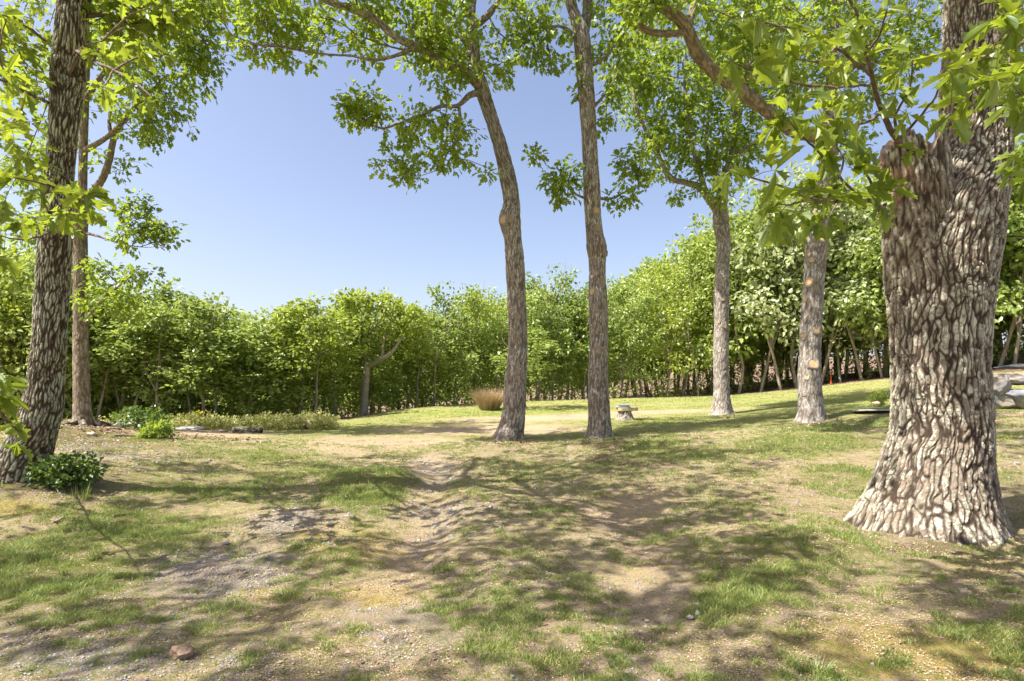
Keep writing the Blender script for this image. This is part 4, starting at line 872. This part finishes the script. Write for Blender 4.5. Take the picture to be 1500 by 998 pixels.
# the mass of the wood behind: one object
def wood_mass():
    r = np.random.default_rng(77); mb = MB(); mt = MB()
    for k in range(330):
        row = k % 5; p = -380 + (k // 5) * 34 + r.random() * 30; D0 = edge_y((p - 750) / F * 40) + 5 + row * 5.5 + r.random() * 3
        x = (p - 750) / F * D0; z = g1(x, D0); top = skyline(p) + (r.random() ** .8) * 46 - 6 + row * 2
        h = max(CAMZ - (top - HOR) / F * D0 - z, 3.5); s = h / 10.2
        t, l = PROTO[[1, 4, 4, 0, 1, 2][int(r.integers(0, 6))]]; a = r.random() * 6.28; c_, s_ = math.cos(a), math.sin(a); Rm = np.array([[c_, -s_, 0], [s_, c_, 0], [0, 0, 1]])
        for src, dst in ((t, mt), (l, mb)):
            V = np.concatenate(src.V); V = (V * np.array([max(s, .85), max(s, .85), s])) @ Rm.T + np.array([x, D0, z])
            Fs = []; off = 0
            dst.add(V, src.F)
    tag(mt.build('woodland_stems', M['bark_wood'], smooth=True), 'many thin trunks deep in the wood behind the front trees', 'woodland', kind='stuff')
    tag(mb.build('woodland', M['leaf_wood']), 'dense green mass of leafy woodland closing off the lawn', 'woodland', kind='stuff')
wood_mass()

# undergrowth along the foot of the wood, as one mass
def leafy_mounds(name, label, cat, pts, mat, per, spread, leaf, seed, kind='stuff', tm=LEAF_LO, hgt=.4):
    r = np.random.default_rng(seed); mb = MB(); P = np.array(pts)
    leaf_cloud(mb, P, np.tile([0, 0, .6], (len(P), 1)), per, spread, leaf, tm, r, -.3, .8)
    return tag(mb.build(name, M[mat]), label, cat, kind=kind)
pts = []
r = np.random.default_rng(31)
for k in range(6800):
    p = -150 + 1800 * r.random(); D = 15.
    off = 1.0 + r.random() ** 1.2 * 14
    while D < 60 and D < edge_y((p - 750) / F * D): D += .4
    D += off - .6; x = (p - 750) / F * D
    if p > 760 and off < 3 and r.random() < .5: continue
    if p < 640 and off < 5 and r.random() < .5: continue
    if 500 < p < 572 and off < 5: continue
    pts.append((x, D, g1(x, D) + .1 + min(4.6, (.5 if p < 640 else 1.1) + .45 * off) * r.random() ** 1.05))
leafy_mounds('undergrowth', 'leafy undergrowth filling the foot of the wood', 'undergrowth', pts, 'leaf_wood', 10, .45, .22, 41)
# pale ground cover band along the far border at the left
pts = []
for k in range(900):
    p = 90 + 400 * r.random(); D = 20.0 + r.random() * 2.6 - abs(p - 300) * .0012; x = (p - 750) / F * D
    if p < 170 and r.random() < .6: continue
    hh = .12 + .55 * vnoise(np.array([[x * 1.3, D * .8, 0]]), 3)[0]
    pts.append((x, D, g1(x, D) + hh * r.random()))
leafy_mounds('ground_cover', 'pale green low ground cover along the stone border', 'ground cover', pts, 'leaf_cover', 26, .2, .10, 42)
pts = []
for k in range(260):
    p = 480 + 230 * r.random(); q = ground(p, np.interp(p, [440, 500, 600, 700], [622, 611, 594, 588])); pts.append((q[0], q[1] + r.random() * 1.2, g1(q[0], q[1]) + .22 * r.random()))
leafy_mounds('border_weeds', 'low weeds along the stony edge of the lawn before the wood', 'weeds', pts, 'leaf_cover', 16, .25, .10, 43)
# yellow flowers
for k, (p, y, lab) in enumerate(((243, 613, 'small patch of yellow flowers on the left of the pale ground cover'), (290, 606, 'yellow flowers on top of the highest part of the pale ground cover'), (298, 616, 'yellow flowers low in the pale ground cover beside the higher patch'))):
    D = 20.6; c = at(p, y, D); rr = np.random.default_rng(60 + k); base = np.array([c[0], D, g1(c[0], D)])
    root = empty('flower_patch', base); tag(root, lab, 'flowers', 'yellow flowers in the ground cover')
    n = 34; P = c + rr.normal(size=(n, 3)) * [.16, .14, .06]; mb = MB(); scatter(mb, LEAF_LO, P, rr.normal(size=(n, 3)) + [0, 0, .3], np.tile([0, -.3, 1.], (n, 1)), np.full(n, .075)); mb.build('blossom', M['flower'], root, loc=base)
    mb = MB()
    for q in P: 
        V, Fs, a = tube(np.array([(q[0], q[1], base[2], .004), (q[0] + .01, q[1], (q[2] + base[2]) / 2, .004), (*q, .003)]), 3, cap=False); mb.add(V, Fs)
    mb.build('stem', M['leaf_shrub'], root, loc=base)

# ------------------------------------------------------------------ shrubs
def shrub(name, label, c, rad, n, per, leaf, mat, seed, group=None, spread=.09, tm=LEAF_LO2):
    r = np.random.default_rng(seed); c = np.array([c[0], c[1], g1(c[0], c[1])]); root = empty(name, c); tag(root, label, 'shrub', group)
    base = [(c + np.array([dx, dy, 0]), .012, np.array([0, 0, 1.]), 0) for dx, dy in ((0, 0), (.1, .05), (-.12, .02), (.02, -.1))]
    att = blob_points([(c + np.array([0, 0, rad[2] * .55]), (rad[0], rad[1], rad[2] * .6), n)], r, .33, 4, seed); att = att[att[:, 2] > c[2] + .03]
    ch, tips, td, *_ = grow(base, att, r, step=.12, rtip=.0022)
    mb = MB(); chains_mesh(mb, ch); mb.build('stem', M['twig'], root, smooth=True, loc=c)
    mb = MB(); leaf_cloud(mb, tips, td, per, spread, leaf, tm, r, .1, .6); mb.build('foliage', M[mat], root, loc=c)
    return root
q = ground(100, 712)
shrub('shrub', 'small bushy dark green shrub at the foot of the left edge oak', q, (.46, .36, .38), 190, 9, .062, 'leaf_shrub', 71)
q = ground(175, 640); shrub('shrub', 'low leafy shrub right of the tan oak, beside the pale flat stone', (q[0] + .8, q[1] + .2), (.42, .3, .36), 80, 9, .08, 'leaf', 72)
q = ground(1287, 596); shrub('shrub', 'small yellow green shrub just left of the huge oak, by the stone slab', q, (.34, .3, .5), 90, 9, .06, 'leaf_yel', 73)
q = ground(150, 628); shrub('shrub', 'leafy shrub close behind the roots of the tan oak', (q[0], q[1] + 1.6), (.8, .5, .6), 110, 9, .10, 'leaf_shrub', 74)

# tan ornamental grass clump
def clump(name, label, c, n, h, wd, mats, seed, spread, cat='grass clump', lean=.5):
    r = np.random.default_rng(seed); root = empty(name, c); tag(root, label, cat)
    for (mat, nn, hh, part) in mats:
        nn_ = int(n * nn); a = r.random(nn_) * 6.28; rr = r.random(nn_) ** .5; 
        B = np.asarray(c) + np.c_[np.cos(a) * rr * spread, np.sin(a) * rr * spread, np.zeros(nn_) - .02]
        out = np.c_[np.cos(a) * rr, np.sin(a) * rr, np.zeros(nn_)] + r.normal(size=(nn_, 3)) * .18
        H = h * hh * (.55 + .45 * r.random(nn_)); mb = MB()
        side = np.c_[-np.sin(a + r.normal(size=nn_)), np.cos(a + r.normal(size=nn_)), np.zeros(nn_)]
        V = []
        for (t, wf) in ((0, 1), (.5, .8), (1, .0)):
            cpt = B + out * (lean * H * t ** 1.6)[:, None] + np.array([0, 0, 1.]) * (H * (t - .12 * t * t))[:, None]
            if wf: V += [cpt - side * wd * wf / 2, cpt + side * wd * wf / 2]
            else: V += [cpt]
        V = np.stack(V, 1); o = np.arange(nn_)[:, None] * 5
        mb.add(V.reshape(-1, 3), [np.array([[0, 1, 3, 2]]) + o, np.array([[2, 3, 4]]) + o]); mb.build(part, M[mat], root, loc=c)
    return root
c = ground(717, 601)
clump('ornamental_grass', 'tall tan tussock of dry ornamental grass left of the leaning bent oak', c, 2200, 1.25, .012, [('straw', 1, 1, 'dry_blades'), ('grass', .25, .5, 'green_blades')], 81, .42, lean=.62)

# ------------------------------------------------------------------ rocks
def rock_mesh(seed, dims, flat=0., sub=4, rough=.16, freq=1.4, cuts=7):
    import bmesh
    bm = bmesh.new(); bmesh.ops.create_icosphere(bm, subdivisions=sub, radius=1); V = np.array([v.co[:] for v in bm.verts]); Fc = np.array([[v.index for v in f.verts] for f in bm.faces]); bm.free()
    r = np.random.default_rng(seed)
    # blocky: clip the ball by random planes
    for k in range(cuts):
        nrm = r.normal(size=3); nrm /= np.linalg.norm(nrm); d = .62 + .22 * r.random(); t = V @ nrm; V = V - nrm * np.maximum(t - d, 0)[:, None] * 1.0
    if flat: V[:, 2] = np.clip(V[:, 2], -flat, flat)
    V = V * (1 + rough * (fbm(V * freq + seed, 3, seed)[:, None] - .5) * 2) + (fbm(V * 7 + seed, 3, seed)[:, None] - .5) * .05
    return V * np.asarray(dims) , Fc
def rock(label, c, dims, mat, seed, group=None, name='boulder', cat='rock', rot=0, **kw):
    V, Fc = rock_mesh(seed, dims, **kw); cc, ss = math.cos(rot), math.sin(rot); V = V @ np.array([[cc, -ss, 0], [ss, cc, 0], [0, 0, 1]]).T
    mb = MB(); mb.add(V, [Fc]); o = mb.build(name, M[mat], smooth=True); o.location = c; tag(o, label, cat, group); return o
RG = 'boulders stacked right of the huge oak'
def onz(px, py, D): return at(px, py, D)
rock('long tan grey capstone lying on top of the stacked boulders', at(1495, 556, 17.0), (.82, .6, .24), 'rock', 3, RG, flat=.7, rough=.12, freq=2.2, cuts=13, sub=5)
rock('short squarish grey block at the left end of the stacked boulders', at(1461, 566, 16.9), (.24, .4, .42), 'rock', 5, RG, flat=.8, rough=.12, freq=2.2, cuts=13, sub=5)
rock('big blue grey boulder at the bottom of the stack', at(1500, 584, 16.8), (.72, .5, .40), 'rock_dark', 8, RG, rough=.12, freq=2.2, cuts=13, sub=5)
rock('dark rounded boulder low on the left under the capstone', at(1468, 588, 17.0), (.36, .4, .34), 'rock_dark', 9, RG, rough=.12, freq=2.2, cuts=13, sub=5)
rock('thin flat dark slab at the very top behind the capstone', at(1495, 537, 17.8), (.75, .5, .10), 'rock_dark', 11, RG, flat=.8, rough=.12, freq=2.2, cuts=13, sub=5)
rock('right hand tan boulder of the stack, at the picture edge', at(1560, 580, 16.9), (.7, .5, .55), 'rock', 13, RG, rough=.12, freq=2.2, cuts=13, sub=5)
c = ground(452, 628); rock('single tan boulder at the right end of the stone border', (c[0], c[1], c[2] + .12), (.27, .22, .22), 'rock_tan', 21, 'stones of the border below the wood')
BG = 'stones of the border below the wood'
def on(px, py, dz=0): c = ground(px, py); return (c[0], c[1], c[2] + dz)
rock('long flat pale stone in the middle of the border', on(278, 632, .10), (.62, .35, .09), 'slate', 23, BG, name='flat_stone', cat='stone', flat=.6)
rock('pale flat stone beside the low shrub near the tan oak', on(186, 628, .12), (.34, .3, .12), 'slate', 24, BG, name='flat_stone', cat='stone', flat=.6)
rock('small grey stone left of the long flat pale stone', on(245, 633, .05), (.22, .18, .08), 'slate', 25, BG, name='flat_stone', cat='stone', flat=.7)
rock('small brown stone between the long flat stone and the dark log', on(325, 633, .03), (.3, .15, .05), 'rock_tan', 26, BG, name='flat_stone', cat='stone', flat=.7)
rock('small reddish stone beside the roots of the tan oak', on(135, 640, .05), (.14, .12, .07), 'rock_tan', 27, BG, name='stone', cat='stone')
rock('grey stone at the right of the root mound of the tan oak', on(215, 640, .05), (.25, .16, .07), 'rock_tan', 28, BG, name='stone', cat='stone')
rock('brown chunk of broken stone in the sandy soil at the bottom left', on(266, 966, .03), (.075, .05, .05), 'rock_brown', 29, rough=.35, freq=2.5, name='stone', cat='stone')
rock('pale pebble in the sandy soil right of the bottom centre, left one of two', on(1011, 907, .012), (.026, .02, .016), 'slate', 30, 'pair of pale pebbles', name='pebble', cat='pebble')
rock('pale pebble in the sandy soil right of the bottom centre, right one of two', on(1022, 903, .012), (.022, .02, .018), 'slate', 33, 'pair of pale pebbles', name='pebble', cat='pebble')
rock('flat grey stone slab lying in the grass just left of the huge oak', on(1283, 603, .035), (.75, .6, .05), 'slate', 31, name='stone_slab', cat='slab', flat=.6)
rock('small rounded stone resting on the grey slab by the huge oak', on(1284, 597, .13), (.13, .1, .07), 'rock_tan', 32, name='stone', cat='stone')
# dark log
def log_(label, a, b, rad, mat, seed, name='log', cat='log'):
    a = np.array(a); b = np.array(b); t = np.linspace(0, 1, 24)[:, None]; Q = np.c_[a + (b - a) * t, np.full(24, rad)]; r = np.random.default_rng(seed); Q[:, 2] += np.sin(t[:, 0] * 5 + seed) * rad * .15
    V, Fs, at_ = tube(Q, 20, bark_disp(cell=.05, vert=3, depth=.02, lump=.03, seed=seed)); at_['crack'] *= .9; mb = MB(); mb.add(V, Fs + [np.arange(20)[::-1][None]], at_); o = mb.build(name, mat, smooth=True, loc=a); return tag(o, label, cat)
p1 = on(343, 634, .10); p2 = on(383, 635, .08); log_('short dark weathered log lying between the flat stone and the boulder', p1, p2, .11, M['bark_left'], 3)
p1 = on(205, 641, .04); p2 = on(168, 640, .03); log_('thin grey fallen branch lying by the root mound of the tan oak', p1, p2, .035, M['bark_tan'], 4, 'fallen_branch', 'branch')
# roots around the tan oak
def roots(key, n, seed, ln=1.3, rad=.09, mat='bark_left', part='root'):
    root, trunk = HERO[key]; b0 = np.array(root.location); r = np.random.default_rng(seed)
    for k in range(n):
        a = k / n * 6.28 + r.random() * .5; L = ln * (.6 + .6 * r.random()); rows = []; r0 = trunk[3, 3] * .75
        for t in np.linspace(0, 1, 6):
            x = b0[0] + math.cos(a + t * .5 * r.normal() * .4) * (r0 + L * t); y = b0[1] + math.sin(a) * (r0 + L * t); rows.append((x, y, g1(x, y) + rad * (.9 - 1.5 * t), rad * (1.1 - .8 * t)))
        V, Fs, at_ = tube(resample(rows, .06), 10, bark_disp(cell=.04, vert=3, depth=.012, lump=.05, seed=seed + k)); mb = MB(); mb.add(V, Fs, at_); mb.build(part, M[mat], root, smooth=True, loc=b0)
roots('K', 7, 5, 1.0, .10)
# white forked stick by the bush
def stick(label, rows, subs, rad, mat='deadwood'):
    root = None; mb = MB(); b = None
    for rr in [rows] + subs:
        P = [on(px, py, dz) for (px, py, dz) in rr]; Q = resample([(*q, rad * (1 - .5 * k / len(P))) for k, q in enumerate(P)], .03)
        if b is None: b = Q[0, :3].copy()
        V, Fs, a = tube(Q, 6); mb.add(V, Fs)
    return tag(mb.build('stick', M[mat], smooth=True, loc=b), label, 'stick')
stick('pale forked dead stick lying in front of the small shrub', [(92, 731, .02), (84, 722, .03), (81, 714, .05), (90, 710, .07), (97, 700, .14)], [[(90, 710, .07), (80, 705, .1), (82, 716, .03)]], .012)
stick('thin grey twig lying on the sandy soil at the bottom left of centre', [(388, 944, .01), (396, 954, .012), (404, 964, .01)], [], .007)
stick('short pale stick in the grass below the small shrub', [(80, 768, .015), (94, 761, .02)], [], .014)

# ------------------------------------------------------------------ stump with board and blue tray
def stump_table():
    c = np.array(on(915, 615)); root = empty('stump_table', c); tag(root, 'tree stump with a wooden board on top, standing on the far lawn', 'stump table')
    R = 10 / F * c[1]; rows = [(c[0], c[1], c[2] - .05, R * 1.35), (c[0], c[1], c[2] + .08, R * 1.1), (c[0] - .01, c[1], c[2] + .2, R), (c[0], c[1], c[2] + .33, R * .96)]
    V, Fs, a = tube(resample(rows, .02), 60, bark_disp(cell=.06, vert=3, depth=.03, lump=.04, seed=41, flare=.25, flare_h=.12)); mb = MB(); mb.add(V, Fs, a); mb.build('stump', M['bark_grey'], root, smooth=True, loc=c)
    def slab_(z, w_, d_, h_, name, mat, rot=.1, dx=0, bev=.02, parent=root):
        n = 36; th = np.arange(n) / n * 2 * math.pi; e = .35; X = np.sign(np.cos(th)) * np.abs(np.cos(th)) ** e * w_ / 2; Y = np.sign(np.sin(th)) * np.abs(np.sin(th)) ** e * d_ / 2
        j = 1 + .02 * np.sin(7 * th + 2); rings = []
        for (s, zz) in ((.97, 0), (1, bev * .5), (1, h_ - bev * .5), (.98, h_)):
            x = X * s * j; y = Y * s * j; rings.append(np.c_[c[0] + dx + x * math.cos(rot) - y * math.sin(rot), c[1] + x * math.sin(rot) + y * math.cos(rot), np.full(n, c[2] + z + zz) + .02 * x])
        V = np.vstack(rings); i = np.arange(4 * n).reshape(4, n); jj = np.roll(i, -1, 1); mb = MB(); mb.add(V, [np.stack([i[:-1], jj[:-1], jj[1:], i[1:]], -1).reshape(-1, 4), i[-1][None], i[0][::-1][None]]); return mb.build(name, mat, parent, loc=c if parent else None)
    slab_(.325, .74, .5, .12, 'board', M['plank'], dx=.08); slab_(.447, .52, .44, .035, 'top_slab', M['slate'], dx=-.08, rot=-.1)
    # blue shallow tray: a thing of its own
    n = 28; th = np.arange(n) / n * 2 * math.pi; o0 = c + np.array([-.02, 0, .486]); rings = []
    for (s, z) in ((.16, 0), (.22, .04), (.235, .045), (.215, .036), (.15, .012)): rings.append(np.c_[s * np.cos(th), s * .8 * np.sin(th), np.full(n, z)])
    V = np.vstack(rings) + o0; i = np.arange(5 * n).reshape(5, n); jj = np.roll(i, -1, 1); mb = MB(); mb.add(V, [np.stack([i[:-1], jj[:-1], jj[1:], i[1:]], -1).reshape(-1, 4), i[-1][None], i[0][::-1][None]])
    tag(mb.build('tray', M['blue'], smooth=True, loc=o0), 'shallow blue tray lying on the stump table', 'tray')
M['plank'] = simple_mat('weathered_board', (.34, .27, .15), (.5, .42, .27), 8, .85, .4, .01, stretch=(.3, 3, 3))
stump_table()
# small orange marker post in the wood edge
def marker():
    c = np.array(on(1221, 562)); c[1] += .3; c[2] = g1(c[0], c[1]); root = empty('marker_post', c); tag(root, 'small bright orange marker post in the leaf litter by the wood', 'marker')
    mb = MB(); V, Fs, a = tube(np.array([(*c, .05), (c[0], c[1], c[2] + .2, .05), (c[0], c[1], c[2] + .45, .045)]), 12); mb.add(V, Fs); mb.build('post', M['orange'], root, smooth=True, loc=c)
    mb = MB(); V, Fs, a = tube(np.array([(c[0], c[1], c[2] + .45, .065), (c[0], c[1], c[2] + .5, .06), (c[0], c[1], c[2] + .54, .03)]), 12); mb.add(V, Fs); mb.build('cap', M['orange'], root, smooth=True, loc=c)
marker()

# ------------------------------------------------------------------ grass, gravel, litter
def field(n, seed, dmin, dmax, power=1.0, half=.98):
    r = np.random.default_rng(seed); t = r.random(n)
    D = 1 / ((1 - t) / dmin + t / dmax) if power == 1 else dmin * (dmax / dmin) ** t
    x = (r.random(n) * 2 - 1) * half * D; return x, D, r
def blades(name, label, n, seed, dmin, dmax, mat, hgt, wfac, thresh, dens, kind='stuff', weight='grass', power=2):
    x, y, r = field(n, seed, dmin, dmax, power)
    g, m, v, li = all_masks(x, y); P = np.c_[x, y, np.zeros_like(x)]
    nz = fbm(P * 1.7, 3, 71); nf = fbm(P * 8, 3, 77)
    wgt = {'grass': g, 'any': np.maximum(.35, 1 - g) * (1 - np.clip(v, 0, .7))}[weight]
    dd = wgt + (nz - .5) * 2.2 + (nf - .5) * 2.6
    keep = (sstep(thresh, thresh + .55, dd) * dens > r.random(n)) & ((li < .8) | (y < 15) & (g > .2))
    x, y, g = x[keep], y[keep], g[keep]; k = len(x); z = gz2(x, y)
    H = hgt * (.45 + .8 * r.random(k)) * (.3 + .75 * np.clip(wgt[keep], 0, 1.2)); wd = np.maximum(.0028, y * wfac) * (.7 + .6 * r.random(k))
    a = r.random(k) * 6.28; side = np.c_[np.cos(a), np.sin(a), np.zeros(k)]; b = r.random(k) * 6.28; lean = np.c_[np.cos(b), np.sin(b), np.zeros(k)] * (.25 + .75 * r.random(k))[:, None]
    B = np.c_[x, y, z - .004]; V = []
    for (t, wf) in ((0, .8), (.55, 1), (1, 0)):
        c = B + lean * (H * t ** 1.7)[:, None] + np.array([0, 0, 1.]) * (H * (t - .25 * t * t))[:, None]
        if wf: V += [c - side * (wd * wf / 2)[:, None], c + side * (wd * wf / 2)[:, None]]
        else: V += [c]
    V = np.stack(V, 1); o = np.arange(k)[:, None] * 5; mb = MB()
    mb.add(V.reshape(-1, 3), [np.array([[0, 1, 3, 2]]) + o, np.array([[2, 3, 4]]) + o]); tag(mb.build(name, M[mat]), label, 'grass', kind='stuff'); return k
def stones(n, seed, dmin, dmax):
    x, y, r = field(n, seed, dmin, dmax, 2); g, m, v, li = all_masks(x, y); P = np.c_[x, y, np.zeros_like(x)]
    nz = fbm(P * 2.5, 3, 91); keep = (np.clip(v * 1.3 + .10, 0, 1) * sstep(.40, .62, nz + v * .15) * (1 - .7 * np.clip(g, 0, 1))) > r.random(n)
    x, y = x[keep], y[keep]; k = len(x); z = gz2(x, y)
    s = np.maximum(.0045, y * .0011) * np.exp(r.normal(size=k) * .45) * 1.15
    T = np.array([[1, 0, 0], [-1, 0, 0], [0, 1, 0], [0, -1, 0], [0, 0, 1], [0, 0, -1], [.6, .6, .35], [-.6, .5, .3]], float)[:6]
    Fo = np.array([[0, 2, 4], [2, 1, 4], [1, 3, 4], [3, 0, 4], [2, 0, 5], [1, 2, 5], [3, 1, 5], [0, 3, 5]])
    V = T[None] * (.6 + .6 * r.random((k, 6, 1))); V = V + r.normal(size=(k, 6, 3)) * .15; V[:, :, 2] *= .6
    a = r.random(k) * 6.28; c_, s_ = np.cos(a)[:, None], np.sin(a)[:, None]; X = V[:, :, 0] * c_ - V[:, :, 1] * s_; Y = V[:, :, 0] * s_ + V[:, :, 1] * c_
    W = np.stack([X, Y, V[:, :, 2]], -1) * s[:, None, None] + np.c_[x, y, z + s * .25][:, None]; o = np.arange(k)[:, None, None] * 6
    mb = MB(); mb.add(W.reshape(-1, 3), [(Fo[None] + o).reshape(-1, 3)]); tag(mb.build('gravel', M['gravel']), 'loose dark grey gravel scattered along the worn tracks', 'gravel', kind='stuff')
def chips(n, seed, dmin, dmax, name, label, mat, size, lo, litter_only=False):
    x, y, r = field(n, seed, dmin, dmax, 2); g, m, v, li = all_masks(x, y); P = np.c_[x, y, np.zeros_like(x)]
    nz = fbm(P * 3, 3, 95); w_ = (li if litter_only else .35 + .5 * li + .3 * m) * sstep(lo, lo + .2, nz); keep = w_ > r.random(n); x, y = x[keep], y[keep]; k = len(x)
    A = np.c_[r.normal(size=(k, 2)), r.normal(size=k) * .25]; N = np.c_[r.normal(size=(k, 2)) * .5, np.ones(k)]
    mb = MB(); scatter(mb, LEAF_LO, np.c_[x, y, gz2(x, y) + .008], A, N, np.maximum(size, y * .0022) * (.5 + r.random(k))); tag(mb.build(name, M[mat]), label, 'litter', kind='stuff')
blades('grass', 'short green grass growing in worn patches under the oaks', 900000, 1, 2.4, 16, 'grass', .08, .0006, .52, .95)
blades('lawn_grass', 'mown grass of the sunlit far lawn', 330000, 2, 13, 40, 'grass', .055, .0006, .45, .9)
blades('dry_grass', 'dead straw coloured grass lying over the sandy soil', 420000, 3, 2.4, 22, 'straw', .03, .00036, .55, .55, weight='any')
stones(200000, 4, 2.4, 14)
chips(420000, 5, 2.4, 16, 'leaf_crumbs', 'brown crumbs of dead leaves and bark on the soil', 'chip', .0095, .36)
chips(60000, 6, 14, 48, 'leaf_litter', 'pinkish brown fallen leaves on the woodland floor', 'litter', .09, .25, True)
# single tufts
for k, (p, y, nn, h, lab) in enumerate(((650, 838, 130, .11, 'dark green tuft of grass alone in the sandy soil near the centre'), (1030, 640, 60, .1, 'small tuft of grass on the lawn left of the smooth grey oak foot'), (38, 918, 160, .09, 'spiky grass tuft at the left edge near the bottom'),
                                     (742, 790, 90, .10, 'thin upright grass tuft in the middle of the worn ground'), (1190, 985, 150, .10, 'grass tuft at the bottom edge right of the centre'))):
    c = np.array(on(p, y)); clump('grass_tuft', lab, c, nn, h, .005, [('grass', 1, 1, 'blades')], 200 + k, .09, 'grass tuft', .8)
q = at(110, 700, 7.7); c = np.array([q[0] + .0, 7.75, g1(q[0], 7.75)]); clump('grass_tuft', 'tall grass blades against the foot of the left edge oak', c, 26, .30, .012, [('grass', 1, 1, 'blades')], 211, .12, 'grass tuft', .3)
print('verts', sum(len(o.data.vertices) for o in bpy.data.objects if o.type == 'MESH'))

chips(9000, 8, 2.4, 12, 'fallen_leaves', 'scattered dry brown oak leaves on the soil', 'litter', .028, .42)
